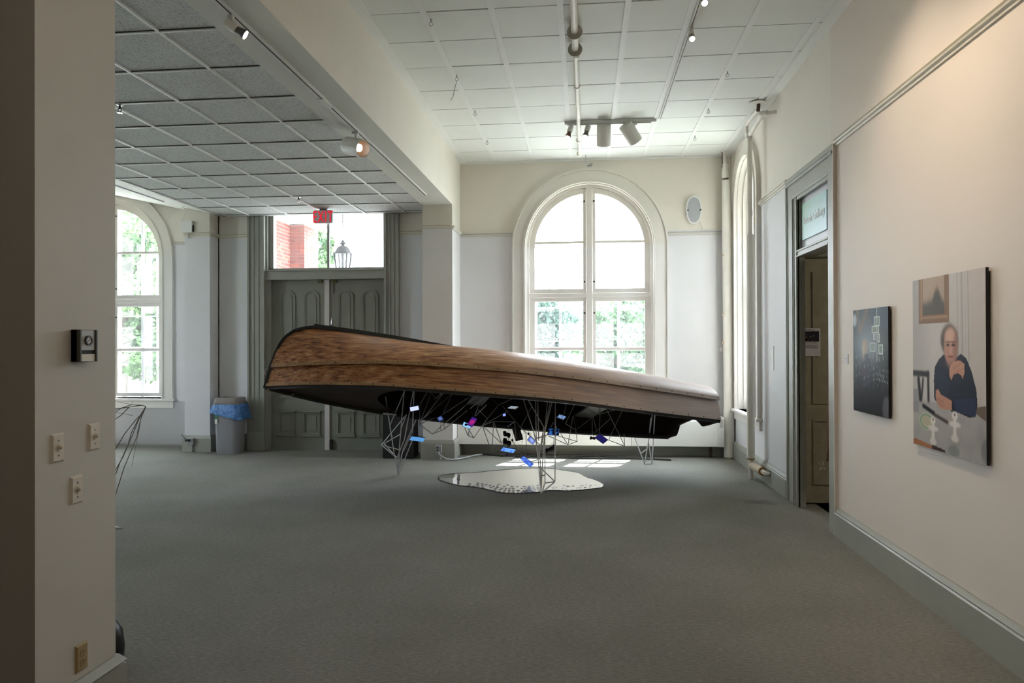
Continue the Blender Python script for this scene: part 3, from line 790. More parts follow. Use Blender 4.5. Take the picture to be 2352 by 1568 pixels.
MB().tube([(qx+.049, qy-.333, .155), (qx+.0505, qy-.350, .155)], .0475, 16).build('branch_jacket_end', paint('tan_jacket_end2', (.60, .42, .22), .7, .1, 20), p2_, 40)
MB().tube([(qx+.05, qy-.34, .155), (qx+.06, qy-.42, .15), (qx+.075, qy-.44, .15), (XR-.03, qy-.45, .15)], [.026, .028, .022, .016], 12).build('elbow', WHITEP, p2_, 40)
MB().tube([(XR-.04, qy-.45, .15), (XR-.034, qy-.45, .15)], .032, 14).build('wall_plate', RUST, p2_, 40)
# branches near the ceiling
MB().tube([(qx-.005, qy, 4.1), (qx-.005, qy, 4.18)], .04, 14).build('tee', WHITEP, p2_, 40)
MB().tube([(qx, qy, 4.15), (qx, qy-.55, 4.20)], .027, 12).build('branch', WHITEP, p2_, 40)
MB().tube([(qx, qy-.52, 4.20), (qx, qy-.60, 4.21), (qx+.05, qy-.63, 4.21)], .034, 12).build('elbow', WHITEP, p2_, 40)
MB().tube([(qx+.04, qy-.63, 4.21), (XR, qy-.63, 4.215)], .022, 10).build('stub', WHITEP, p2_, 40)
MB().tube([(qx-.02, qy+.05, 4.15), (qx-.02, qy+.05, 4.28), (qx-.02, qy-.02, 4.30)], .021, 10).build('riser', WHITEP, p2_, 40)
MB().tube([(qx-.02, qy-.02, 4.30), (qx-.01, qy-.47, 4.30)], .023, 10).build('branch', WHITEP, p2_, 40)
MB().tube([(qx-.01, qy-.47, 4.28), (qx-.01, qy-.50, 4.40)], .02, 10).build('rusty_drop', RUST, p2_, 40)
MB().lathe([(.09, 0), (.08, .01), (.03, .02)], (qx-.03, qy-.52, 4.36), 14).build('ceiling_rose', WHITEP, p2_, 40)

# sprinkler pipe along the ceiling
sp = top('sprinkler_pipe', 'white sprinkler pipe running along under the panelled ceiling', 'pipe', (-.06, 7.5, 4.30))
zp = 4.325
MB().tube([(-.075, 4.6, zp), (-.073, 6.4, zp)], .030, 14).build('pipe_main', WHITEP, sp, 40)
MB().tube([(-.073, 6.4, zp), (-.05, 9.95, zp)], .024, 14).build('pipe_branch', WHITEP, sp, 40)
for y in (6.04, 6.40):
    mb = MB(); cyl(mb, (-.073, y, zp), (0, -1, 0), [(.066, -.008), (.066, 0), (.031, .012)], 24); mb.build('escutcheon', paint('escutcheon_%g' % y, (.66, .65, .60), .5, .05, 9), sp, 40)
for y in (6.55, 7.34, 9.28, 9.95):
    MB().tube([(-.065, y-.03, zp), (-.065, y+.03, zp)], .033, 14).build('coupling', WHITEP, sp, 40)
for y in (6.9, 8.2, 9.6):
    MB().box(-.075, -.05, y-.01, y+.01, zp, ZC+.005).build('hanger_strap', TRACKM, sp)

# ------------------------------------------------------------------ track lighting
def spotlight(parent, p, d, watts, size=150, col=(1, .80, .58)):
    l = bpy.data.lights.new('spot_beam', 'SPOT'); l.energy = watts; l.spot_size = math.radians(size); l.spot_blend = 1.0
    l.color = col; l.shadow_soft_size = .03
    o = bpy.data.objects.new('spot_beam', l); COL.objects.link(o); o.parent = parent
    org = ORG[parent.name]; o.location = (p[0]-org[0], p[1]-org[1], p[2]-org[2])
    o.rotation_euler = Vector(d).to_track_quat('-Z', 'Y').to_euler()
def mini_spot(tp, aim, label, group, watts=12, drop=.05, sc=1.0, frosted=False, cone=150):
    t = top('track_spotlight', label, 'spotlight', tp, group)
    x, y, z = tp; d = Vector(aim).normalized()
    MB().box(x-.016, x+.016, y-.016, y+.016, z-.03, z).build('adapter', TRACKM, t)
    e = Vector((x, y, z-drop))
    MB().tube([(x, y, z-.02), e], .011*sc, 8).build('stem', TRACKM, t, 40)
    b0 = e - d*.035*sc
    mb = MB(); cyl(mb, b0, d, [(.030*sc, 0), (.031*sc, .07*sc), (.024*sc, .075*sc)]); mb.build('socket', LAMPM, t, 40)
    mb = MB(); cyl(mb, b0+d*.072*sc, d, [(.022*sc, 0), (.024*sc, .02*sc), (.034*sc, .055*sc), (.034*sc, .062*sc)]); nk = mb.build('neck', BRONZE if frosted else LAMPD, t, 40)
    mb = MB(); cyl(mb, b0+d*.1342*sc, d, [(.028*sc, 0), (.027*sc, .004), (.0, .008 if not frosted else .03)]); mb.build('bulb', BULB, t, 40)
    spotlight(t, b0+d*(.16 if not frosted else .19)*sc, d, watts, cone)
    return t
def can_light(tp, c, aim, label, group, R=.083, Lc=.245, watts=10):
    t = top('track_can_light', label, 'spotlight', tp, group)
    x, y, z = tp; d = Vector(aim).normalized(); c = Vector(c)
    MB().box(x-.03, x+.03, y-.02, y+.02, z-.028, z).build('adapter', TRACKM, t)
    MB().tube([(x, y, z-.02), (x, y, c.z+.02), c], .012, 8).build('stem', TRACKM, t, 40)
    mb = MB(); cyl(mb, c-d*Lc/2, d, [(R*.97, 0), (R, .006), (R, Lc), (R*.93, Lc), (R*.93, Lc-.002)], 32)
    mb.f.pop(); mb.mi.pop(); mb.build('housing', LAMPM, t, 40)
    mb = MB(); cyl(mb, c+d*(Lc/2-.10), d, [(.05, 0), (R*.90, .04), (R*.92, .099)], 28); mb.f.pop(); mb.mi.pop(); mb.build('reflector', BRONZE, t, 40)
    mb = MB(); cyl(mb, c+d*(Lc/2-.075), d, [(.036, 0), (.034, .02), (.0, .028)], 20); mb.build('bulb', BULB, t, 40)
    spotlight(t, c+d*(Lc/2-.03), d, watts, 80)
    return t
TB = paint('track_slot_brown', (.30, .24, .19), .7, .05, 9)
tb = top('light_track', 'white light track running along the underside of the beam', 'light track', (-2.105, 6.3, ZD-.03))
for y0, y1 in ((PY1+.05, 5.45), (5.62, 9.12)):
    mb = MB().box(-2.128, -2.100, y0, y1, ZD-.022, ZD-.004).box(-2.087, -2.074, y0, y1, ZD-.022, ZD-.004); mb.build('rail', TRACKM, tb)
    MB().box(-2.101, -2.087, y0, y1, ZD-.0205, ZD-.006).build('slot', TB, tb)
MB().box(-2.13, -2.078, 5.43, 5.64, ZD-.026, ZD-.004).build('connector', TRACKM, tb)
tc = top('light_track', 'white light track running lengthwise across the panelled ceiling', 'light track', (.924, 5.7, ZC-.03))
mb = MB().box(.908, .921, -1.0, 8.60, ZC-.030, ZC-.006).box(.928, .941, -1.0, 8.60, ZC-.030, ZC-.006); mb.build('rail', TRACKM, tc)
MB().box(.920, .929, -1.0, 8.60, ZC-.020, ZC-.010).build('slot', TB, tc)
tx = top('light_track', 'short crosswise light track near the window carrying four lamps', 'light track', (.33, 8.65, ZC-.05))
MB().box(-.23, .885, 8.632, 8.668, ZC-.040, ZC-.008).build('rail', TRACKM, tx)
MB().box(-.20, .82, 8.640, 8.660, ZC-.050, ZC-.044).build('slot', paint('track_grey', (.62, .62, .60), .5, .02, 9, 0), tx)
for x in (-.19, .30): MB().box(x-.03, x+.03, 8.628, 8.672, ZC-.012, ZC-.002).build('clip', CEILB, tx)

G = 'spotlights on the light tracks'
mini_spot((-2.105, 4.00, ZD-.02), (.75, .28, -.48), 'small white spotlight on the beam track nearest the foreground wall', G, 10, .06, .95)
can_light((-2.105, 6.30, ZD-.02), (-2.115, 6.32, 3.475), (.80, -.50, -.30), 'white can spotlight with bronze inside on the beam track', G, .082, .24, 12)
mini_spot((.924, 6.13, ZC-.03), (.02, -.60, -.80), 'small spotlight on the lengthwise ceiling track, further one', G, 14, .05, .85)
mini_spot((.924, 5.50, ZC-.03), (.0, -.60, -.80), 'small spotlight on the lengthwise ceiling track at the top picture edge', G, 14, .05, .85)
mini_spot((.924, 4.55, ZC-.03), (.55, .05, -.83), 'added unseen spotlight washing the wall above the portrait photograph', G, 62, .06, 1.15, cone=88)  # added head, out of view, to raise the light on the near wall
mini_spot((.924, 3.60, ZC-.03), (.55, .0, -.83), 'added unseen spotlight on the near end of the lengthwise ceiling track', G, 62, .06, 1.15, cone=88)  # second added wall washer, also out of view
mini_spot((.924, .2, ZC-.03), (-.5, .4, -.75), 'added unseen spotlight on the lengthwise ceiling track behind the viewer', G, 60, .06, 1.15)  # added fill behind the viewer to lighten the foreground wall end
mini_spot((-.16, 8.65, ZC-.045), (-.30, -.20, -.93), 'leftmost small lamp with frosted bulb on the crosswise track', G, 6, .05, 1.1, True)
mini_spot((.05, 8.65, ZC-.045), (-.26, -.25, -.93), 'small dark-necked lamp on the crosswise track right of the pipe', G, 6, .05, 1.1)
can_light((.249, 8.65, ZC-.045), (.249, 8.66, 4.205), (0, .55, -.83), 'upright white can lamp on the crosswise track', G, .085, .25, 6)
can_light((.62, 8.65, ZC-.045), (.575, 8.66, 4.215), (.55, .42, -.72), 'tilted white can lamp at the right of the crosswise track', G, .085, .25, 6)

# ------------------------------------------------------------------ small things on ceilings and walls
for i, (x, y, w) in enumerate(((-1.276, 5.787, 'nearest the viewer'), (-1.282, 7.018, 'with a loose wire'), (-1.265, 8.107, 'third back'), (-1.288, 9.307, 'nearest the window'))):
    h = top('ceiling_hook', 'small screw eye left of the ceiling pipe, %s' % w, 'hook', (x, y, ZC-.06), 'screw eyes in the panelled ceiling')
    MB().tube([(x, y, ZC), (x, y, ZC-.03)], .004, 6).build('shank', DSTEEL, h)
    MB().tube([(x+.016*math.sin(a), y, ZC-.046-.016*math.cos(a)+.0) for a in np.linspace(PI, 3*PI, 13)], .004, 6).build('eye', STEEL, h, 40)
    if i == 1: MB().tube([(x, y, ZC-.062), (x-.02, y-.02, ZC-.16), (x-.035, y-.03, ZC-.24), (x-.06, y-.03, ZC-.27)], .0025, 5).build('wire', DSTEEL, h)
for x, y, w in ((1.445, 7.218, 'nearest the viewer'), (1.45, 8.336, 'in the middle'), (1.463, 9.42, 'nearest the window')):
    h = top('ceiling_hook', 'small screw eye near the right wall, %s' % w, 'hook', (x, y, ZC-.06), 'screw eyes in the panelled ceiling')
    MB().tube([(x, y, ZC), (x, y, ZC-.03)], .004, 6).build('shank', DSTEEL, h)
    MB().tube([(x+.016*math.sin(a), y, ZC-.046-.016*math.cos(a)) for a in np.linspace(PI, 3*PI, 13)], .004, 6).build('eye', STEEL, h, 40)
for x, y, w in ((-3.835, 9.10, 'near the exit sign'), (-3.83, 5.435, 'beside the foreground wall')):
    s = top('fire_sprinkler', 'small chrome sprinkler head in the tile ceiling %s' % w, 'sprinkler', (x, y, ZD-.08))
    MB().lathe([(.035, 0), (.033, -.008), (.014, -.014)], (x, y, ZD+.004), 18).build('rose', STEEL, s, 40)
    MB().tube([(x, y, ZD), (x, y, ZD-.04)], .008, 8).tube([(x-.012, y, ZD-.03), (x-.016, y, ZD-.05), (x, y, ZD-.066)], .003, 6).tube([(x+.012, y, ZD-.03), (x+.016, y, ZD-.05), (x, y, ZD-.066)], .003, 6).build('frame', DSTEEL, s, 40)
    MB().lathe([(.022, 0), (.022, .003)], (x, y, ZD-.07), 14).build('deflector', STEEL, s, 40)

ex = top('exit_sign', 'grey exit sign with red letters hanging from the tile ceiling by the double door', 'exit sign', (-3.80, 9.92, ZD-.2))
exx, exy = -3.80, 9.92
pts = []
for cxx, czz, a0 in ((.115, .068, 0), (-.115, .068, PI/2), (-.115, -.068, PI), (.115, -.068, 1.5*PI)):
    pts += arc(cxx, czz, .028, a0, a0+PI/2, 5)
zz = ZD-.028-.096
MB().prism([(exx+a, zz+b) for a, b in pts], exy-.03, exy+.03, XZ).build('housing', GREYS, ex, bevel=.004)
MB().box(exx-.05, exx+.05, exy-.025, exy+.025, zz+.096, ZD).build('mount', paint('exit_mount', (.40, .40, .40), .5, .02, 5, 0), ex)
MB().box(exx-.075, exx+.075, exy-.04, exy+.04, ZD-.006, ZD).build('canopy', GREYS, ex)
letters('EXIT', .235, EXITR, ex, Matrix.Translation((0, -.034, zz-ex.location.z-.012)) @ RX, .003, .002, .54, 1.22)

sk = top('oval_speaker', 'white oval wall speaker right of the big arched window', 'speaker', (1.60, YB-.05, 3.38))
def oval(rx, rz, n=28, c=(1.598, 3.582), waist=.06):
    return [(c[0]+rx*math.cos(a)*(1-waist*math.cos(2*a)+0.04*math.sin(a)), c[1]+rz*math.sin(a)) for a in np.linspace(0, 2*PI, n+1)[:-1]]
MB().ring(oval(.118, .205), oval(.100, .185), YB-.055, YB-.002, XZ, True).build('shell', WPLAST, sk, 40)
MB().prism(oval(.101, .186), YB-.048, YB-.01, XZ).build('grille', paint('speaker_grille', (.66, .67, .69), .6, .02, 60), sk)
for dx in (-.095, .095):
    MB().lathe([(.012, 0), (.012, .006)], (0, 0, 0), 10).build('screw_cap', BLACKP, sk)
for k, o in enumerate([o for o in bpy.data.objects if o.parent == sk and o.name.startswith('screw_cap')]):
    ORG_ = ORG[sk.name]; o.rotation_euler = (PI/2, 0, 0); o.location = (-.09+.18*k, -.004, .20); o.data.transform(Matrix.Translation(Vector(ORG_)))
MB().tube([(1.68, YB-.03, 3.42), (1.72, YB-.012, 3.35), (1.74, YB-.012, 3.28)], .004, 6).build('wire', WPLAST, sk)

# screw eye and cracked plaster patch above the window
o = MB().tube([(.08, YB-.004, 4.30), (.06, YB-.012, 4.285), (.11, YB-.014, 4.28), (.13, YB-.006, 4.31), (.09, YB-.01, 4.315)], [.006, .012, .01, .008, .006], 7).build('ceiling_bracket', CABLE)
tag(o, 'small rusty bracket on the wall above the big arched window', 'bracket')
o = MB().tube([(.03, 10.2, ZC), (.03, 10.2, ZC-.03), (.025, 10.21, ZC-.07), (.032, 10.2, ZC-.13)], .006, 6).build('ceiling_chain', STEEL)
tag(o, 'short chain end hanging from the ceiling in front of the big window', 'chain')

# boxes on the left pilaster
cb = top('wall_box', 'small white square alarm box high on the left pilaster', 'alarm box', (-6.05, 10.17, 3.37))
MB().box(-6.155, -5.975, 10.145, 10.2, 3.365, 3.545).build('cover', WPLAST, cb, bevel=.008)
MB().box(-5.975, -5.968, 10.16, 10.195, 3.38, 3.48).build('side_slot', CHAR, cb)
o = MB().tube([(-6.03, 10.16, 3.345), (-6.03, 10.155, 3.32), (-6.03, 10.158, 3.28)], [.008, .012, .008], 8).build('rail_hook', STEEL); tag(o, 'tiny picture hook on the rail of the left pilaster', 'hook')
ob = top('power_box', 'grey surface outlet box with black plug on the left pilaster base', 'outlet', (-6.0, 10.13, .1))
MB().box(-6.035, -5.945, 10.115, 10.17, .115, .215).build('box', CABLE, ob, bevel=.006)
MB().box(-6.06, -5.99, 10.085, 10.115, .17, .205).build('plug', BLACKP, ob, bevel=.005)
MB().tube([(-5.98, 10.15, .115), (-5.98, 10.15, 0)], .012, 8).build('conduit', CABLE, ob, 40)
MB().tube([(-6.05, 10.10, .19), (-6.09, 10.12, .23), (-6.15, 10.15, .26)], .007, 6).build('cord', BLACKP, ob, 40)
ob = top('power_box', 'grey surface outlet with metal conduit on the middle pilaster base', 'outlet', (-2.07, 9.76, .1))
MB().box(-2.105, -2.015, 9.735, 9.79, .10, .21).build('box', CABLE, ob, bevel=.006)
for z in (.135, .175):
    o = MB(); cyl(o, (-2.07, 9.735, z), (0,-1,0), [(.014, 0), (.014, .003)], 12); o.build('socket', CHAR, ob)
MB().tube([(-2.035, 9.77, .10), (-2.035, 9.77, 0)], .010, 8).build('conduit', CABLE, ob, 40)
MB().tube([(-2.06, 9.73, .12), (-2.03, 9.70, .075), (-1.93, 9.66, .03), (-1.84, 9.68, .018), (-1.72, 9.85, .015), (-1.60, 10.1, .015), (-1.5, 10.25, .012)], .013, 8).build('flex_conduit', CABLE, ob, 50)
cbl = MB().tube([(-1.5, 10.25, .014), (-1.2, 10.12, .012), (-.8, 10.16, .012), (-.3, 10.08, .012), (.2, 10.13, .03), (.5, 10.10, .012), (.9, 10.02, .012), (1.2, 9.95, .012)], .014, 8).tube([(-1.0, 10.02, .010), (-.6, 10.09, .010), (-.1, 10.01, .010), (.6, 10.06, .010), (1.0, 9.98, .01)], .009, 8).build('power_cable', paint('dark_cable', (.22, .22, .21), .6, .1, 12), None, 50)
tag(cbl, 'loose dark cables lying on the carpet along the radiator', 'cable')
o = MB(); cyl(o, (2.0, YB, 1.55), (0,-1,0), [(.036, 0), (.034, .02), (.012, .03)], 18); o = o.build('round_outlet', WPLAST, None, 40); tag(o, 'small round white fitting on the back wall beside the corner pipe', 'fitting')
o = MB().box(XR-.006, XR, 8.19, 8.245, 1.33, 1.60).build('wall_label', WPLAST); tag(o, 'tall narrow white label on wall left of the side doorway', 'label')
lb_ = top('wall_label', 'small square white label left of the dark workshop photograph', 'label', (XR, 5.98, 1.46))
MB().box(XR-.005, XR, 5.945, 6.02, 1.465, 1.545).build('card', PAPER, lb_)
MB().box(XR-.0056, XR-.005, 5.965, 6.0, 1.508, 1.511).build('print', INK, lb_)

# switches, thermostat, outlet on the foreground wall end
def plate(name, y, z, w, h, label, cat, matp, toggle, parentname=None):
    t = top(name, label, cat, (PILX, y, z-h/2), 'electrical plates on the foreground wall' if name == 'light_switch' else None)
    t0 = MB(); b = .008
    t0.hexa([(PILX, y-w/2, z-h/2), (PILX, y+w/2, z-h/2), (PILX, y+w/2, z+h/2), (PILX, y-w/2, z+h/2), (PILX+.009, y-w/2+b, z-h/2+b), (PILX+.009, y+w/2-b, z-h/2+b), (PILX+.009, y+w/2-b, z+h/2-b), (PILX+.009, y-w/2+b, z+h/2-b)])
    t0.build('cover_plate', matp, t)
    for s in (-1, 1):
        o = MB(); cyl(o, (PILX+.008, y, z+s*.03), (1,0,0), [(.004, 0), (.004, .0025)], 10); o.build('screw', GREYPL, t)
    if toggle:
        o = MB(); cyl(o, (PILX+.008, y, z+.004), (1,0,0), [(.012, 0), (.010, .006), (.007, .014), (.004, .016)], 14); o.build('dimmer_knob', matp, t, 40)
        MB().box(PILX+.008, PILX+.013, y-.006, y+.006, z-.014, z-.004).build('toggle', matp, t)
    else:
        for s in (-1, 1):
            o = MB(); cyl(o, (PILX+.008, y, z+s*.02), (1,0,0), [(.016, 0), (.016, .003)], 18); f = o.build('socket_face', matp, t, 40)
            for yy, zz_, hh in ((-.006, .004, .008), (.006, .004, .008), (0, -.008, .005)):
                MB().box(PILX+.0105, PILX+.0115, y+yy-.0012, y+yy+.0012, z+s*.02+zz_-hh/2, z+s*.02+zz_+hh/2).build('slot', INK, f)
    return t
plate('light_switch', 2.621, 1.222, .072, .118, 'left of the three ivory dimmer switches on the foreground wall', 'switch', IVORY, True)
plate('light_switch', 2.832, 1.240, .072, .118, 'right of the three ivory dimmer switches on the foreground wall', 'switch', IVORY, True)
plate('light_switch', 2.727, 1.032, .072, .118, 'lowest of the three ivory dimmer switches on the foreground wall', 'switch', IVORY, True)
plate('wall_outlet', 2.756, .320, .072, .118, 'tan double outlet low on the foreground wall end', 'outlet', TANPL, False)
th = top('thermostat', 'dark framed thermostat with round dial on the foreground wall end', 'thermostat', (PILX, 2.752, 1.565))
y0, y1, z0, z1 = 2.698, 2.806, 1.567, 1.702
MB().box(PILX, PILX+.042, y0, y0+.012, z0, z1).box(PILX, PILX+.042, y1-.012, y1, z0, z1).box(PILX, PILX+.03, y0, y1, z0, z1).build('case', paint('thermostat_dark', (.30, .31, .28), .5, .05, 9, 0), th, bevel=.003)
MB().box(PILX+.03, PILX+.036, y0+.014, y1-.014, z1-.086, z1-.002).build('dial_plate', paint('thermostat_plate', (.70, .71, .70), .4, .03, 9, 0), th)
MB().box(PILX+.03, PILX+.037, y0+.014, y1-.014, z0+.002, z0+.032).build('lower_plate', IVORY, th)
MB().box(PILX+.03, PILX+.034, y0+.014, y1-.014, z0+.034, z0+.048).build('lever_slot', INK, th)
o = MB(); cyl(o, (PILX+.036, 2.752, z1-.046), (1,0,0), [(.021, 0), (.021, .008), (.014, .008), (.014, .004)], 24); o.build('dial_ring', CHAR, th, 40)
o = MB(); cyl(o, (PILX+.036, 2.752, z1-.046), (1,0,0), [(.013, 0), (.013, .005)], 20); o.build('dial_face', WPLAST, th, 40)
MB().tube([(PILX+.042, 2.745, z1-.05), (PILX+.042, 2.758, z1-.04)], .0012, 5).build('needle', INK, th)

# light slot on the sloping ceiling and the two white strings
mb = MB()
sx_ = -6.2; zsl = lambda x: ZD+sl_*(XDE-x)
sl_ = .225
mb.hexa([(sx_-.03, 5.0, zsl(sx_-.03)-.024), (sx_+.03, 5.0, zsl(sx_+.03)-.024), (sx_+.03, 9.75, zsl(sx_+.03)-.024), (sx_-.03, 9.75, zsl(sx_-.03)-.024),
         (sx_-.03, 5.0, zsl(sx_-.03)-.001), (sx_+.03, 5.0, zsl(sx_+.03)-.001), (sx_+.03, 9.75, zsl(sx_+.03)-.001), (sx_-.03, 9.75, zsl(sx_-.03)-.001)])
o = mb.build('light_track', GREYS); tag(o, 'grey light track on the sloping strip over the left window', 'light track')
for k, (a, b) in enumerate((((-5.76, 9.6, 3.66), (-5.72, 9.0, 3.30)), ((-5.30, 9.0, 3.63), (-5.62, 9.3, 3.40)))):
    o = MB().tube([a, b], .0022, 5).build('hanging_string', WPLAST); tag(o, ('thin white string hanging below the tile ceiling edge, longer one', 'thin white string hanging below the tile ceiling, fainter one')[k], 'string')

# ------------------------------------------------------------------ bin and plinth
bn = top('trash_bin', 'tall grey plastic trash bin with blue liner bag left of the double door', 'trash bin', (-5.35, 10.16, 0))
def rr(cx, cy, hx, hy, r, n=6):
    p = []
    for sx, sy, a0 in ((1,1,0), (-1,1,PI/2), (-1,-1,PI), (1,-1,1.5*PI)):
        p += arc(cx+sx*(hx-r), cy+sy*(hy-r), r, a0, a0+PI/2, n)
    return p
def loft(mb, rings):
    n = len(rings[0][0]); vs = []
    for p, z in rings: vs += [(a, b, z) if not callable(z) else (a, b, z(a, b)) for a, b in p]
    m = len(rings)
    return mb.add(vs, [(i*n+k, i*n+(k+1) % n, (i+1)*n+(k+1) % n, (i+1)*n+k) for i in range(m-1) for k in range(n)] + [tuple(range(n))[::-1]])
bx, by = -5.35, 10.13
MB_ = MB(); loft(MB_, [(rr(bx, by, .155, .15, .06), 0), (rr(bx, by, .165, .158, .065), .03), (rr(bx, by, .185, .175, .07), .76)]); MB_.build('body', GREYPL, bn, 50)
MB_ = MB(); loft(MB_, [(rr(bx, by, .200, .188, .075), .745), (rr(bx, by, .203, .19, .075), .765), (rr(bx, by, .190, .178, .07), .775), (rr(bx, by, .185, .172, .07), .83), (rr(bx, by, .165, .155, .06), .845), (rr(bx, by, .15, .14, .05), .79)]); MB_.build('lid', LIDPL, bn, 50)
def bluebag():
    m, nt, b = nmat('blue_bag_film'); p = geo_pos(nt)
    nt.links.new(ramp(nt, noise(nt, p, 22, 4), [(.3, lin((.20, .40, .66))), (.7, lin((.36, .58, .82)))]), b.inputs['Base Color'])
    b.inputs['Roughness'].default_value = .25; bump(nt, b, noise(nt, p, 28, 3), .9, .02)
    return m
random.seed(11); MB_ = MB(); rings = []; NB = 28
for i, (z, g) in enumerate(((.755, .197), (.73, .212), (.69, .222), (.65, .228), (.60, .236), (.57, .238))):
    p = []
    for k, (a, b) in enumerate(rr(bx, by, g, g*.94, .09)):
        w = .012*math.sin(k*1.9+i*.8)+.007*math.sin(k*4.3+i)
        dx, dy = a-bx, b-by; q = 1+w*(.6+i*.5)/.2*.35
        p.append((bx+dx*q, by+dy*q))
    rings.append((p, z if i < 4 else (lambda a, b, z=z, i=i: z - .05*(a-bx)/.2*(i-3)*.5 + .01*math.sin(a*60))))
n = len(rings[0][0]); vs = []
for p, z in rings: vs += [(a, b, z) if not callable(z) else (a, b, z(a, b)) for a, b in p]
MB_.add(vs, [(i*n+k, i*n+(k+1) % n, (i+1)*n+(k+1) % n, (i+1)*n+k) for i in range(len(rings)-1) for k in range(n)])
MB_.build('liner_bag', bluebag(), bn, 60)
MB().box(bx-.15, bx-.11, by-.181, by-.176, .46, .60).build('sticker', WPLAST, bn)
MB().box(bx-.15, bx-.115, by-.1815, by-.1808, .53, .60).build('sticker_print', paint('sticker_green', (.15, .48, .32), .5, .02, 9, 0), bn)
pl = top('display_plinth', 'black display plinth standing behind the boat by the double door', 'plinth', (-2.64, 9.95, 0), local=True, rot=(0, 0, .03))
MB().box(-.25, .20, -.14, .19, .006, 1.0).build('box', PLINTH, pl, bevel=.004)
MB().box(-.252, .202, -.142, .192, .985, 1.0).build('top_panel', PLINTH, pl)
MB().box(-.24, .19, -.13, .18, 0, .012).build('foot', BLACKP, pl)
o = MB().box(-4.235, -4.165, 5.86, 5.885, .0, .03); 
o = MB().add([(-4.30, 5.83, .004), (-4.10, 5.85, .004), (-4.30, 5.92, .004), (-4.30, 5.83, .03), (-4.10, 5.85, .012), (-4.30, 5.92, .02)], [(0, 2, 1), (3, 4, 5), (0, 1, 4, 3), (1, 2, 5, 4), (2, 0, 3, 5)]).build('folded_paper', PAPER)
tag(o, 'white folded paper tip on the carpet behind the foreground wall', 'paper')
bg = top('black_bag', 'black bag peeking out at floor level behind the foreground wall', 'bag', (-2.43, 3.30, 0))
MB_ = MB(); MB_.lathe([(.10, 0), (.125, .02), (.13, .10), (.12, .18), (.085, .235), (.03, .255), (.0, .258)], (-2.48, 3.33, 0), 20, 1.1, .8); MB_.build('body', BLACKP, bg, 60)
MB().tube([(-2.56, 3.33, .22), (-2.55, 3.33, .25), (-2.52, 3.33, .26), (-2.50, 3.33, .25), (-2.49, 3.33, .22)], .008, 8).build('handle', BLACKP, bg, 40)

# ------------------------------------------------------------------ the overturned boat
BA = Vector((-3.40585, 7.2, 1.18644)); ba = Vector((.936874, .328234, -.120538)); bb = Vector((-.349657, .882072, -.315736)); bn_ = ba.cross(bb)
LB = 5.05736
TT = np.array([0, .08, .2, .4, .6, .8, 1.])
BW = np.array([.015, .2636, .5129, .6907, .7407, .657, .5458]); BS = np.array([0, -.0075, -.0134, -.0234, -.0158, -.0168, -.0018])
BHL = np.array([.2365, .2447, .2659, .2919, .2858, .2853, .2691]); BHK = np.array([.7348, .7293, .7131, .6626, .6441, .585, .5431])
BWR = np.array([.9505, .9484, .9506, .9511, .9513, .9509, .9571]); BPW = np.array([1.5989, 1.4861, 1.4931, 1.0053, .9638, .8863, 1.0102])
UX = np.array([-.2, 0, .17, .34, .45, .56, .66, .74, .81, .87, .91, .94, .965, .985, 1]); XS_ = np.array([-.01, 0, .012, .028, .042, .06, .083, .108, .14, .185, .22, .26, .305, .355, .41])
def cub(V, t):
    t = np.asarray(t, float); m = np.gradient(V, TT); i = np.clip(np.searchsorted(TT, t, side='right')-1, 0, len(TT)-2)
    h = TT[i+1]-TT[i]; u = (t-TT[i])/h
    return (2*u**3-3*u**2+1)*V[i]+(u**3-2*u**2+u)*h*m[i]+(-2*u**3+3*u**2)*V[i+1]+(u**3-u**2)*h*m[i+1]
def bp(t, h, half):
    """point in the boat's own frame"""
    xs0 = float(np.interp(np.clip(h/BHK[0], -.2, 1), UX, XS_))
    return (xs0*(1-t)+t*LB-.1261*half*t, half, h)
boat = top('rowing_boat', 'overturned wooden rowing boat with weathered planks propped on thin metal legs', 'boat', BA, local=True)
boat.matrix_world = Matrix(((ba.x, bb.x, bn_.x, BA.x), (ba.y, bb.y, bn_.y, BA.y), (ba.z, bb.z, bn_.z, BA.z), (0, 0, 0, 1)))
NT = 96
ts = (np.linspace(0, 1, NT+1))**1.35
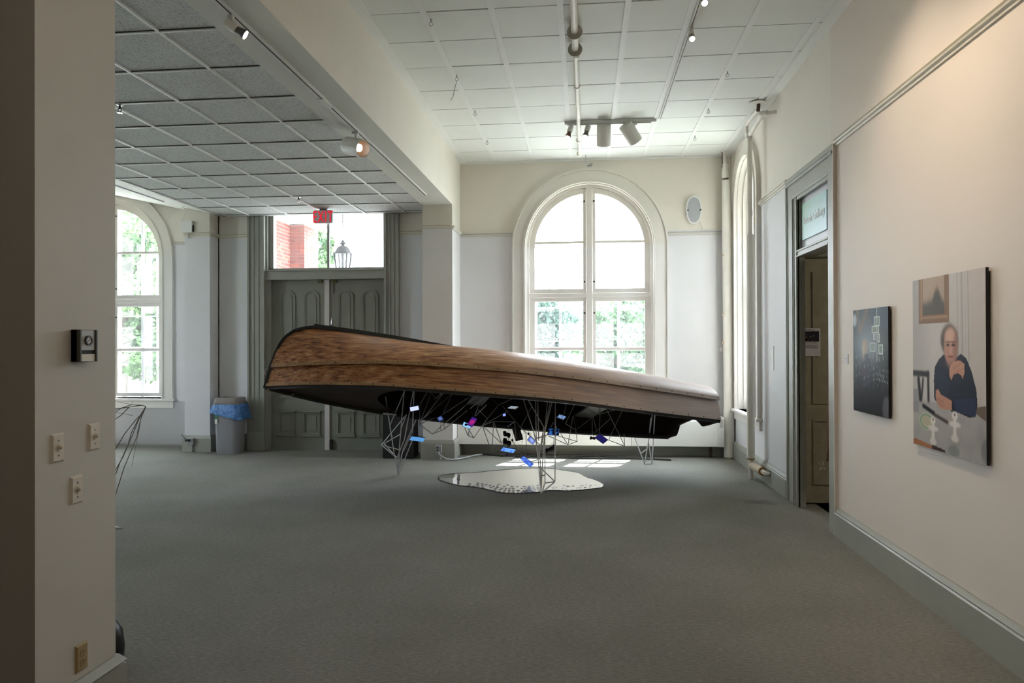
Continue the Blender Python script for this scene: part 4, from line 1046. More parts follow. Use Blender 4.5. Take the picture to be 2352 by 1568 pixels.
def strake(side, kind):
    mb = MB(); NU = 10 if kind == 'lower' else 22
    for layer in (0, 1):
        mb.cur = layer; vs = []
        for t in ts:
            w, s, hl, hk, wr, pw = [float(cub(V, t)) for V in (BW, BS, BHL, BHK, BWR, BPW)]
            wl = w*wr
            for k in range(NU+1):
                u = k/NU
                if kind == 'lower':
                    hh = s+(hl+.01)*u; half = w+(wl-.014*min(1, t*12)-w)*u+.012*math.sin(PI*u)*min(1, t*8)
                else:
                    a = u*PI/2
                    hh = (s+hl-.022*(1-u))+(hk-s-hl)*math.sin(a)**pw; half = wl*math.cos(a)**pw+.030*(1-u)**2
                if layer: half = max(0.001, half-.016); hh = hh-.014*(0 if kind == 'lower' else u)
                vs.append(bp(t, hh, side*half))
        m = NU+1
        mb.add(vs, [(i*m+k, i*m+k+1, (i+1)*m+k+1, (i+1)*m+k) for i in range(NT) for k in range(NU)])
        if layer == 0: n0 = len(vs)
    # close the long lower edge and the stern end between the two layers
    mb.cur = 0
    for i in range(NT): mb.f.append((i*m, (i+1)*m, n0+(i+1)*m, n0+i*m)); mb.mi.append(0)
    for k in range(NU): mb.f.append((NT*m+k, NT*m+k+1, n0+NT*m+k+1, n0+NT*m+k)); mb.mi.append(0)
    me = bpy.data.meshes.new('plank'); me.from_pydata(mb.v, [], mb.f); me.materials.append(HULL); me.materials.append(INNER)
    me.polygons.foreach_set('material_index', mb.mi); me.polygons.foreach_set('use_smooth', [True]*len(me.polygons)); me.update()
    try: me.set_sharp_from_angle(angle=math.radians(35))
    except Exception: pass
    o = bpy.data.objects.new('plank', me); COL.objects.link(o); o.parent = boat
    return o
for side in (-1, 1):
    for kind in ('lower', 'upper'):
        strake(side, kind)
def band(name, mat, side, h0, h1, proud, prof, t0=0.0, t1=1.0, n=90):
    """strip following the gunwale or lap; prof(t) -> (half, height) of its lower edge"""
    mb = MB(); vs = []
    for t in np.linspace(t0, t1, n+1)**1.2:
        half, hh = prof(t)
        for dh, dp in ((h0, 0), (h1, 0), (h1, proud), (h0, proud)):
            vs.append(bp(t, hh+dh, side*(half+dp)))
    mb.add(vs, [(i*4+k, i*4+(k+1) % 4, i*4+4+(k+1) % 4, i*4+4+k) for i in range(n) for k in range(4)] + [(0, 1, 2, 3), (n*4, n*4+3, n*4+2, n*4+1)])
    return mb.build(name, mat, boat)
gw = lambda t: (float(cub(BW, t)), float(cub(BS, t)))
lp = lambda t: (float(cub(BW, t)*cub(BWR, t))+.022, float(cub(BS, t)+cub(BHL, t)))
for side in (-1, 1):
    band('rubbing_strip', STRIPW, side, .0, .034, .010, gw)
    band('gunwale', CHAR, side, -.030, .004, .014, lambda t: (gw(t)[0]-.026, gw(t)[1]))
    band('inwale', CHAR, side, -.022, .012, .012, lambda t: (max(.0, gw(t)[0]-.05), gw(t)[1]), .03)
    band('lap_strip', STRIPW, side, -.030, .012, .014, lp)
# screws along the strips
for side in (-1, 1):
    mb = MB()
    for prof, dh, pr in ((gw, .014, .012), (lp, -.008, .014)):
        for x in np.arange(.05, .995, .041):
            half, hh = prof(x)
            p = Vector(bp(x, hh+dh, side*(half+pr))); q = p+Vector((0, side*.004, 0))
            cyl(mb, p, (0, side, 0), [(.0065, 0), (.0065, .003), (.0, .004)], 7)
    o = mb.build('screws', INK, boat); o['kind'] = 'stuff'
# keel, stem band
mb = MB(); vs = []; n = 70
for i in range(n+1):
    t = i/n; hk = float(cub(BHK, t))
    for y, z in ((-.022, -.01), (.022, -.01), (.017, .040), (-.017, .040)):
        vs.append(bp(t, hk, 0)[:1]+(y, hk+z))
mb.add(vs, [(i*4+k, i*4+(k+1) % 4, i*4+4+(k+1) % 4, i*4+4+k) for i in range(n) for k in range(4)] + [(0, 1, 2, 3), (n*4, n*4+3, n*4+2, n*4+1)])
mb.build('keel', CHAR, boat)
mb = MB(); pth = [bp(0, h, 0) for h in np.linspace(-.015, BHK[0], 26)]; vs = []
for i, p in enumerate(pth):
    for dx, y in ((.012, -.026), (.012, .026), (-.022, .014), (-.022, -.014)):
        tn = Vector(pth[min(i+1, 25)])-Vector(pth[max(i-1, 0)]); nrm = Vector((tn.z, 0, -tn.x)).normalized()
        vs.append((p[0]+nrm.x*dx, y, p[2]+nrm.z*dx))
mb.add(vs, [(i*4+k, i*4+(k+1) % 4, i*4+4+(k+1) % 4, i*4+4+k) for i in range(25) for k in range(4)] + [(0, 1, 2, 3), (100, 103, 102, 101)])
mb.build('stem_band', CHAR, boat)
# side runner on the far bilge
mb = MB(); vs = []; n = 40
for i in range(n+1):
    t = .42+.3*i/n; w = float(cub(BW, t)); hk = float(cub(BHK, t))
    for y, z in ((.10, -.02), (.13, -.02), (.13, .022), (.10, .022)): vs.append((bp(t, hk, 0)[0], y, hk+z-.01))
mb.add(vs, [(i*4+k, i*4+(k+1) % 4, i*4+4+(k+1) % 4, i*4+4+k) for i in range(n) for k in range(4)] + [(0, 1, 2, 3), (n*4, n*4+3, n*4+2, n*4+1)])
mb.build('bottom_runner', CHAR, boat)
# foredeck with hollow aft edge
mb = MB(); vs = []; ni, nj = 24, 16
for lay in (0, 1):
    for i in range(ni+1):
        for j in range(nj+1):
            q = -1+2*j/nj; te = .235+.065*abs(q)**2.2
            t = te*i/ni; w = max(.004, float(cub(BW, t))-.02); s = float(cub(BS, t))
            vs.append(bp(t, s+.004+.018*lay+.012*(1-q*q), q*w))
K = (ni+1)*(nj+1)
fs = []
for i in range(ni):
    for j in range(nj):
        a = i*(nj+1)+j; fs += [(a, a+1, a+nj+2, a+nj+1), (K+a, K+a+nj+1, K+a+nj+2, K+a+1)]
for j in range(nj): a = ni*(nj+1)+j; fs.append((a, a+1, K+a+1, K+a))
mb.add(vs, fs); mb.build('foredeck', DECKW, boat, 50)
# transom with outboard notch
w1 = float(BW[-1]); s1 = float(BS[-1]); hl1 = float(BHL[-1]); hk1 = float(BHK[-1]); wl1 = w1*float(BWR[-1]); p1w = float(BPW[-1])
yf = lambda f: -w1+2*w1*f
poly = [(yf(0), s1-.02), (yf(.20), s1-.02), (yf(.285), s1-.015), (yf(.33), s1+.035), (yf(.40), s1+.10), (yf(.46), s1+.115), (yf(.60), s1+.11), (yf(.73), s1+.10), (yf(.745), s1+.06), (yf(.79), s1-.005), (yf(.81), s1-.02), (yf(1), s1-.02)]
poly += [(wl1*.985, s1+hl1)] + [(wl1*.985*math.cos(u*PI/2)**p1w, s1+hl1+(hk1-s1-hl1-.008)*math.sin(u*PI/2)**p1w) for u in np.linspace(.05, 1, 12)]
poly += [(-wl1*.985*math.cos(u*PI/2)**p1w, s1+hl1+(hk1-s1-hl1-.008)*math.sin(u*PI/2)**p1w) for u in np.linspace(.95, .05, 12)] + [(-wl1*.985, s1+hl1)]
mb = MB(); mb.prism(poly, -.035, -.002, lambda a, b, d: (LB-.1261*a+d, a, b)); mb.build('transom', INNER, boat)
# thwarts, ribs, rings, rope
SEATW = paint('grey_seat_paint', (.50, .49, .46), .6, .1, 9)
for x0, x1, z0 in ((2.32, 2.52, .20), (3.72, 3.96, .17)):
    t = (x0+x1)/2/LB; w = float(cub(BW, t))*.94-.03
    MB().box(x0, x1, -w, w, z0, z0+.022).build('thwart', SEATW, boat, bevel=.004)
    MB().box(x0+.06, x0+.10, -.02, .02, z0, float(cub(BHK, t))-.05).build('thwart_post', DECKW, boat)
for x in np.arange(1.0, 4.9, .42):
    t = x/LB
    w, s, hl, hk, wr, pw = [float(cub(V, t)) for V in (BW, BS, BHL, BHK, BWR, BPW)]
    pts = [bp(t, s+.03+(hl-.03)*u, -(w+(w*wr-w)*u)+.022) for u in (0, .5, 1)] + [bp(t, s+hl+(hk-s-hl)*math.sin(u*PI/2)**pw-.03*u, -(w*wr-.022)*math.cos(u*PI/2)**pw) for u in np.linspace(.1, 1, 8)]
    pts2 = [(a-2*(-.1261)*t*b*0, -b, c) for a, b, c in pts[::-1]][1:]
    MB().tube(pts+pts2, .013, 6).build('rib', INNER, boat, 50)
p0 = Vector(bp(0, .17, 0)); MB().tube([(p0.x-.026-.020*math.sin(a)-.010, 0, p0.z+.030*math.cos(a)) for a in np.linspace(0, 2*PI, 15)], .0045, 6).build('bow_ring', STEEL, boat, 40)
MB().tube([(.02, -.03, -.02), (.06, -.03, -.055), (.16, -.02, -.07), (.26, 0, -.075), (.30, .03, -.04)], .006, 6).build('painter_rope', paint('pale_rope', (.52, .53, .46), .8, .1, 40), boat, 40)
MB().box(1.30, 1.46, .50, .56, -.05, -.03).box(1.34, 1.36, .52, .54, -.04, .0).box(1.40, 1.42, .52, .54, -.04, .0).build('cleat', STEEL, boat, bevel=.006)

# ------------------------------------------------------------------ thin metal legs and wire armatures, hanging screens
RODS={'L1':[(-2.327,8.03,1.023,-2.328,8.215,0.662),(-2.328,8.215,0.662,-2.325,8.436,0.212),(-2.325,8.436,0.212,-2.317,8.541,-0.008),(-1.971,7.886,1.308,-2.328,8.215,0.662),(-2.105,8.144,0.804,-2.47,8.341,0.408),(-2.222,8.273,0.547,-2.47,8.341,0.408),(-2.47,8.341,0.408,-2.3,8.425,0.236),(-2.431,8.333,0.423,-2.3,8.425,0.236),(-2.47,8.341,0.408,-2.259,8.371,0.349),(-2.039,7.875,1.328,-2.175,8.182,0.73),(-2.175,8.182,0.73,-2.245,8.346,0.399),(-2.245,8.346,0.399,-2.317,8.541,-0.008),(-2.066,8.129,0.833,-2.173,8.305,0.483),(-2.173,8.305,0.483,-2.3,8.425,0.236),(-1.914,7.879,1.333,-2.066,8.129,0.833),(-2.105,8.144,0.804,-2.202,8.241,0.611),(-2.001,8.182,0.731,-2.198,8.359,0.373),(-2.063,8.256,0.582,-2.207,8.38,0.33),(-2.076,8.309,0.477,-2.308,8.533,0.008),(-2.198,8.359,0.373,-2.242,8.414,0.26),(-2.242,8.414,0.26,-2.317,8.541,-0.008),(-1.935,7.875,1.324,-2.063,8.256,0.582)],
'L2':[(-0.576,8.227,1.246,-0.544,7.907,0.527),(-0.544,7.907,0.527,-0.516,7.819,0.338),(-0.516,7.819,0.338,-0.476,7.655,-0.003),(-0.801,8.227,1.248,-0.579,7.961,0.646),(-0.579,7.961,0.646,-0.492,7.812,0.324),(-0.492,7.812,0.324,-0.476,7.655,-0.003),(-0.348,8.221,1.236,-0.449,7.961,0.647),(-0.449,7.961,0.647,-0.436,7.707,0.105),(-0.436,7.707,0.105,-0.461,7.663,0.014),(-0.461,7.663,0.014,-0.476,7.655,-0.003),(-0.338,8.226,1.238,-0.326,7.714,0.121),(-0.506,7.788,0.273,-0.326,7.714,0.121),(-0.436,7.707,0.105,-0.326,7.714,0.121),(-0.326,7.714,0.121,-0.461,7.663,0.014),(-0.412,8.221,1.23,-0.463,7.846,0.396),(-0.463,7.846,0.396,-0.473,7.744,0.182),(-0.473,7.744,0.182,-0.476,7.655,-0.003),(-0.488,7.744,0.181,-0.434,7.743,0.179),(-0.776,8.201,1.189,-0.461,7.978,0.685),(-0.461,7.978,0.685,-0.516,7.819,0.338),(-0.311,8.215,1.217,-0.509,7.846,0.396),(-0.542,7.925,0.568,-0.428,7.939,0.599),(-0.554,8.23,1.254,-0.517,7.913,0.542)],
'L3':[(0.639,9.291,0.442,0.751,9.53,0.159),(0.751,9.53,0.159,0.812,9.66,-0),(0.751,9.53,0.159,0.82,9.477,0.224),(0.871,8.808,0.992,0.838,9.347,0.379),(0.838,9.347,0.379,0.812,9.66,-0),(0.843,9.08,0.685,0.841,9.382,0.337),(0.841,9.382,0.337,0.909,9.653,0.01),(0.884,8.878,0.921,0.91,9.621,0.049),(0.91,9.621,0.049,0.909,9.653,0.01),(0.812,9.66,-0,0.909,9.653,0.01)],
'A':[(-1.447,7.978,1.301,-1.834,7.859,0.788),(-1.834,7.859,0.788,-1.891,7.9,0.716),(-1.412,7.86,1.278,-1.693,7.852,1.012),(-1.899,8.08,1.271,-1.693,7.852,1.012),(-1.725,8.172,1.292,-1.891,7.9,0.716),(-1.372,8.266,1.223,-1.834,7.859,0.788),(-1.483,8.31,1.253,-1.609,7.902,0.852),(-1.12,8.325,1.168,-1.658,8.093,0.812),(-1.037,8.106,1.224,-1.733,7.878,0.609),(-1.891,7.9,0.716,-1.733,7.878,0.609),(-1.733,7.878,0.609,-1.629,8.049,0.647),(-1.629,8.049,0.647,-1.647,8.087,0.738),(-1.891,7.9,0.716,-1.726,8.018,0.785),(-1.908,8.017,0.94,-1.891,7.9,0.716),(-1.908,8.017,0.94,-1.686,8.014,1.318),(-0.948,7.915,1.205,-1.344,8.167,0.876),(-1.373,8.131,0.858,-1.629,8.049,0.647)],
'B':[(-1.085,7.93,1.27,-1.29,8.175,0.786),(-1.132,8.068,0.934,-1.283,8.218,0.789),(-1.4,8.124,0.653,-1.375,8.197,0.555),(-1.375,8.197,0.555,-1.312,8.239,0.522),(-1.312,8.239,0.522,-1.37,8.193,0.632),(-1.375,8.197,0.555,-1.342,8.15,0.644),(-1.312,8.239,0.522,-1.179,8.034,0.693),(-1.179,8.034,0.693,-1.119,8.033,0.775),(-1.119,8.033,0.775,-0.998,8.107,0.925),(-0.998,8.107,0.925,-1.215,8.483,1.046),(-0.998,8.107,0.925,-0.606,8.23,1.107),(-1.179,8.034,0.693,-1.074,8.241,0.719),(-1.074,8.241,0.719,-0.814,8.145,0.726),(-0.814,8.145,0.726,-0.904,8.226,0.664),(-1.179,8.034,0.693,-0.902,8.27,0.844),(-1.074,8.241,0.719,-1.087,8.195,0.351),(-1.074,8.241,0.719,-0.962,8.094,0.481),(-0.814,8.145,0.726,-0.802,8.216,0.493),(-1.179,8.034,0.693,-1.087,8.195,0.351),(-1.179,8.034,0.693,-0.962,8.094,0.481),(-1.087,8.195,0.351,-0.99,8.333,0.407),(-1.087,8.195,0.351,-0.923,8.135,0.34),(-0.972,8.285,0.898,-0.74,8.207,0.645),(-0.74,8.207,0.645,-0.488,8.357,0.393),(-0.629,8.418,0.888,-0.75,8.263,0.655),(-0.74,8.207,0.645,-0.703,8.439,0.543),(-0.703,8.439,0.543,-0.688,8.272,0.302),(-0.837,8.172,0.493,-0.737,8.165,0.335),(-1.119,8.033,0.775,-1.272,8.283,0.859)],
'C':[(-0.368,8.292,0.708,-0.454,8.479,0.535),(-0.454,8.479,0.535,-0.352,8.494,0.546),(-0.368,8.292,0.708,-0.202,8.601,0.4),(-0.202,8.601,0.4,-0.088,8.422,0.467),(-0.088,8.422,0.467,-0.104,8.408,0.609),(-0.104,8.408,0.609,0.077,8.675,0.715),(-0.13,8.62,0.739,-0.104,8.408,0.609),(-0.137,8.41,0.774,-0.202,8.601,0.4),(-0.432,8.455,0.526,-0.202,8.601,0.4),(-0.308,8.34,0.539,-0.088,8.422,0.467),(-0.139,8.366,1.216,-0.247,8.334,0.788),(-0.226,8.387,0.683,-0.104,8.408,0.609),(0.008,8.366,1.191,-0.226,8.387,0.683),(0.09,8.578,0.813,0.096,8.615,0.517),(0.09,8.578,0.813,0.143,8.551,0.587),(0.202,8.659,1.162,0.18,8.604,0.547),(0.118,8.462,1.137,0.419,8.544,0.536),(0.419,8.544,0.536,0.493,8.745,0.371),(0.597,8.736,1.097,0.291,8.597,0.464),(0.17,8.558,0.782,0.477,8.682,0.85),(0.31,8.537,0.731,0.13,8.62,0.554),(0.478,8.597,0.537,0.493,8.745,0.371),(0.291,8.597,0.464,0.493,8.745,0.371),(-0.282,8.676,1.075,0.09,8.578,0.813),(0.17,8.558,0.782,0.181,8.438,1.148),(0.09,8.578,0.813,0.17,8.558,0.782)]}
DEV={'d1':[[-1.935,7.843,0.905],[0.1123,0.0293,0.024],[0.0066,0.0293,-0.0666]],
'd2':[[-1.904,7.854,0.557],[0.1472,0.0682,-0.0284],[-0.042,0.0682,-0.0538]],
'd3':[[-1.655,7.943,0.778],[0.0513,0.0177,0.0307],[0.034,-0.0177,-0.0468]],
'd4':[[-1.304,8.065,0.733],[0.0584,0.0327,-0.0284],[-0.0691,0.0327,-0.1042]],
'd5':[[-1.363,8.045,0.693],[0.0909,0.0173,-0.0348],[-0.0156,-0.0173,-0.0493]],
'd6':[[-0.839,8.223,0.885],[0.0379,0.0584,0.0197],[0.0911,-0.0584,-0.0022]],
'd7':[[-0.941,8.189,0.805],[0.0364,0.0126,0.0044],[-0.0001,0.0126,-0.0347]],
'd8':[[-0.786,8.241,0.569],[0.087,0.0407,0.0176],[0.0472,-0.0407,-0.1391]],
'd9':[[-0.627,8.294,0.494],[0.0673,0.0286,-0.0609],[-0.0339,-0.0286,-0.0508]],
'd10':[[-0.897,8.204,0.391],[0.1483,0.0653,-0.0371],[-0.0422,0.0653,-0.0534]],
'd11':[[-0.681,8.277,0.245],[0.1186,0.0328,-0.1081],[-0.0497,0.0328,-0.0446]],
'd12':[[-0.368,8.379,0.586],[0.134,0.0264,-0.0072],[-0.0102,0.0264,-0.0933]],
'd13':[[-0.274,8.41,0.758],[0.035,0.047,0.0276],[0.0814,-0.047,-0.0234]],
'd14':[[0.203,8.563,0.483],[0.062,0.0605,0.0404],[0.1018,-0.0605,-0.0657]],
'd15':[[0.097,8.53,0.493],[0.0709,0.0086,0.0108],[0.0072,-0.0086,-0.0403]],
'd16':[[-0.911,8.199,0.473],[0.0867,0.0529,-0.024],[0.0138,-0.0529,-0.0666]],
'd17':[[-0.912,8.199,0.569],[0.0714,0.0493,-0.0118],[0.0265,-0.0493,-0.0456]],
'd18':[[-0.425,8.361,0.37],[0.1215,0.0512,0.0691],[0.031,-0.0512,-0.0165]]}
BALLS={"b1":[-0.658,8.253,0.576],"b2":[-0.845,8.191,0.505],"b3":[-0.906,8.17,0.332],"b4":[-0.369,8.349,0.426],"b5":[-0.734,8.228,0.482],"b6":[-1.649,7.913,0.67],"b7":[-1.367,8.012,0.704]}

def rodset(key, name, label, cat, group, r):
    seg = RODS[key]; a = np.array(seg)
    c = (float(a[:, [0, 3]].mean()), float(a[:, [1, 4]].mean()), max(0.0, float(min(a[:, 2].min(), a[:, 5].min()))))
    t = top(name, label, cat, c, group)
    for s in seg:
        p, q = Vector(s[:3]), Vector(s[3:]); p.z = max(p.z, .004); q.z = max(q.z, .004)
        d = q-p
        o = bpy.data.objects.new('rod', ROD); COL.objects.link(o); o.parent = t
        o.location = (p+q)/2-Vector(c); o.scale = (r, r, d.length)
        o.rotation_euler = d.to_track_quat('Z', 'Y').to_euler()
    return t
ROD = MB().tube([(0, 0, -.5), (0, 0, .5)], 1.0, 7).mesh('rod', paint('bright_rod', (.78, .78, .79), .35, .05, 30, 0, .35), 60)
rodset('L1', 'boat_leg', 'leftmost fan of thin steel rods carrying the bow end of the boat', 'support leg', 'steel rod legs under the boat', .0064)
rodset('L2', 'boat_leg', 'middle bundle of thin steel rods standing at the mirror sheet edge', 'support leg', 'steel rod legs under the boat', .0064)
rodset('L3', 'boat_leg', 'rightmost group of thin steel rods carrying the stern of the boat', 'support leg', 'steel rod legs under the boat', .0072)
ROD = MB().tube([(0, 0, -.5), (0, 0, .5)], 1.0, 6).mesh('rod', paint('grey_rod', (.60, .60, .60), .4, .05, 30, 0, .35), 60)
rodset('A', 'wire_frame', 'left angular wire frame hanging inside the boat near the black plinth', 'wire frame', 'wire frames hanging in the boat', .0043)
rodset('B', 'wire_frame', 'middle angular wire frame hanging in the boat over the mirror sheet', 'wire frame', 'wire frames hanging in the boat', .0043)
rodset('C', 'wire_frame', 'right angular wire frame hanging in the boat before the radiator', 'wire frame', 'wire frames hanging in the boat', .0043)

def scr(name, c, e=1.0, pattern=None, c2=None):
    m = bpy.data.materials.new(name); m.use_nodes = True; nt = m.node_tree
    nt.nodes.remove(nt.nodes['Principled BSDF'])
    em = N(nt, 'ShaderNodeEmission'); em.inputs[1].default_value = e
    o = N(nt, 'ShaderNodeTexCoord').outputs['Generated']
    if pattern == 'blob':
        g = N(nt, 'ShaderNodeTexNoise'); g.inputs['Scale'].default_value = 3.2; nt.links.new(o, g.inputs['Vector'])
        nt.links.new(ramp(nt, g.outputs['Fac'], [(.44, lin(c)), (.56, lin(c2))]), em.inputs[0])
    elif pattern == 'glow':
        v = N(nt, 'ShaderNodeVectorMath'); v.operation = 'DISTANCE'; v.inputs[1].default_value = (.5, .5, .5); nt.links.new(o, v.inputs[0])
        nt.links.new(ramp(nt, v.outputs['Value'], [(.05, lin(c2)), (.45, lin(c))]), em.inputs[0])
    elif pattern == 'stripe':
        w = N(nt, 'ShaderNodeTexWave'); w.inputs['Scale'].default_value = 2.2; w.inputs['Distortion'].default_value = 1.0; nt.links.new(o, w.inputs['Vector'])
        nt.links.new(ramp(nt, w.outputs['Fac'], [(.4, lin(c)), (.6, lin(c2))]), em.inputs[0])
    else:
        em.inputs[0].default_value = (*lin(c), 1)
    nt.links.new(em.outputs[0], nt.nodes['Material Output'].inputs[0])
    return m
NAVY = paint('navy_case', (.10, .11, .36), .4, .03, 9, 0)
GS = 'small screens hanging in the wire frames'
SCREENS = [
 ('d1', 'small navy phone with bright white screen near the black plinth', NAVY, scr('screen_white', (.80, .84, 1), 1.0), (.16, .26)),
 ('d2', 'tilted sky blue tablet hanging lowest beside the left rods', BLACKP, scr('screen_sky', (.36, .60, .84), .9), (.03, .05)),
 ('d3', 'small square navy phone with pale upper screen over the pilaster base', NAVY, scr('screen_slate', (.22, .27, .52), .8, 'glow', (.45, .55, .75)), (.12, .12)),
 ('d4', 'purple phone with glowing magenta spot in front of a pale one', BLACKP, scr('screen_purple', (.20, .12, .48), .9, 'glow', (.75, .14, .50)), (.05, .04)),
 ('d5', 'pale blue phone half hidden behind the purple one', BLACKP, scr('screen_pale', (.56, .78, .98), 1.0, 'blob', (.50, .72, .95)), (.06, .08)),
 ('d6', 'flat pale silver panel hanging high inside the boat', STEEL, scr('screen_silver', (.66, .70, .74), .7), (.03, .03)),
 ('d7', 'tiny bright violet-blue light block deep inside the boat', NAVY, scr('screen_violet', (.55, .60, 1), 1.2), (.15, .15)),
 ('d8', 'tall blank black tablet hanging before the radiator', BLACKP, None, None),
 ('d9', 'blue phone with pale centre left of the middle rod bundle', BLACKP, scr('screen_blue', (.36, .46, .80), .9, 'glow', (.66, .72, .92)), (.07, .09)),
 ('d10', 'light blue tablet with a darker splash picture above the sunlit carpet', BLACKP, scr('screen_splash', (.46, .70, .94), .95, 'blob', (.30, .45, .90)), (.035, .06)),
 ('d11', 'curved deep blue phone hanging lowest over the sunlit carpet', BLACKP, scr('screen_deep', (.26, .40, .80), .95, 'blob', (.42, .56, .90)), (.05, .07)),
 ('d12', 'dark tablet with blue dots right of the middle rod bundle', BLACKP, scr('screen_dots', (.03, .05, .12), .8, 'blob', (.20, .40, .70)), (.08, .10)),
 ('d13', 'small panel with blue and white stripes hanging inside the boat', STEEL, scr('screen_stripe', (.62, .78, 1), .9, 'stripe', (.10, .12, .20)), (.05, .05)),
 ('d14', 'tilted dark navy tablet at the right end of the wire frames', BLACKP, scr('screen_navy', (.13, .12, .36), .8), (.03, .03)),
]
for key, label, case, sm, inset in SCREENS:
    C, e1, e2 = [Vector(v) for v in DEV[key]]
    if key == 'd5': C = C*1.012-Vector((0, 0, CAMH*.012))
    n_ = e1.cross(e2).normalized()
    if n_.y > 0: n_ = -n_
    t = top('hanging_screen', label, 'screen', C, GS)
    def slab(a, b, d0, d1):
        mb = MB(); q = [(-a, -b), (a, -b), (a, b), (-a, b)]
        mb.hexa([C+e1*u*.5+e2*v*.5+n_*d0 for u, v in q]+[C+e1*u*.5+e2*v*.5+n_*d1 for u, v in q]); return mb
    slab(1, 1, -.005, .004).build('case', case, t, bevel=.003)
    if sm: slab(1-2*inset[0]*.6, 1-2*inset[1]*.6, .0035, .0064).build('display', sm, t)
    else: slab(.9, .92, .0035, .0048).build('display', INK, t)
    MB().tube([C-n_*.004-e2*.3, C-n_*.02-e2*.2+Vector((0, 0, .01)), C-n_*.03+Vector((0, .02, .10))], .002, 5).build('cord', BLACKP, t)
for key, label in (('d15', 'small black adapter box left of the dark navy tablet'), ('d16', 'lower black camera-like gadget left of the blank tablet'), ('d17', 'upper black clamp gadget left of the blank tablet'), ('d18', 'long black gadget with looped cord right of the middle rods')):
    C, e1, e2 = [Vector(v) for v in DEV[key]]; n_ = e1.cross(e2).normalized(); C = C*1.012-Vector((0, 0, CAMH*.012))
    t = top('hanging_gadget', label, 'gadget', C, 'black gadgets hanging in the wire frames')
    def slab(u0, u1, v0, v1, d0, d1):
        mb = MB(); q = [(u0, v0), (u1, v0), (u1, v1), (u0, v1)]
        mb.hexa([C+e1*u+e2*v+n_*d0 for u, v in q]+[C+e1*u+e2*v+n_*d1 for u, v in q]); return mb
    slab(-.5, .5, -.32, .30, -.014, .012).build('body', BLACKP, t, bevel=.004)
    slab(-.45, -.05, -.60, -.25, -.02, .006).build('block', BLACKP, t, bevel=.003)
    slab(.1, .4, .25, .5, -.006, .02).build('knob', CHAR, t, bevel=.003)
    MB().tube([C+e1*.4, C+e1*.7+Vector((0, .01, .02)), C+e1*.62+Vector((0, .015, .05)), C+e1*.3+Vector((0, .02, .055)), C+e1*.1+Vector((0, .01, .02))], .002, 5).build('cord', BLACKP, t, 50)
for k, (key, label, r) in enumerate((('b1', 'black ball knob above the blue phone', .0145), ('b2', 'black ball knob left of the blank black tablet', .0145), ('b3', 'black ball knob under the light blue tablet', .016), ('b4', 'black ball knob at the end of the long gadget', .0145), ('b5', 'tiny black ball right of the blank tablet', .006), ('b6', 'tiny black ball under the square navy phone', .006), ('b7', 'black ball knob between the pale and purple phones', .0155))):
    t = top('ball_knob', label, 'knob', BALLS[key], 'black balls in the wire frames'); c = BALLS[key]
    MB().sphere(c, r).build('ball', BLACKP, t, 60)
    MB().tube([(c[0], c[1], c[2]+r*.8), (c[0]+.004, c[1]+.01, c[2]+r+.09)], .0016, 5).build('wire', BLACKP, t)

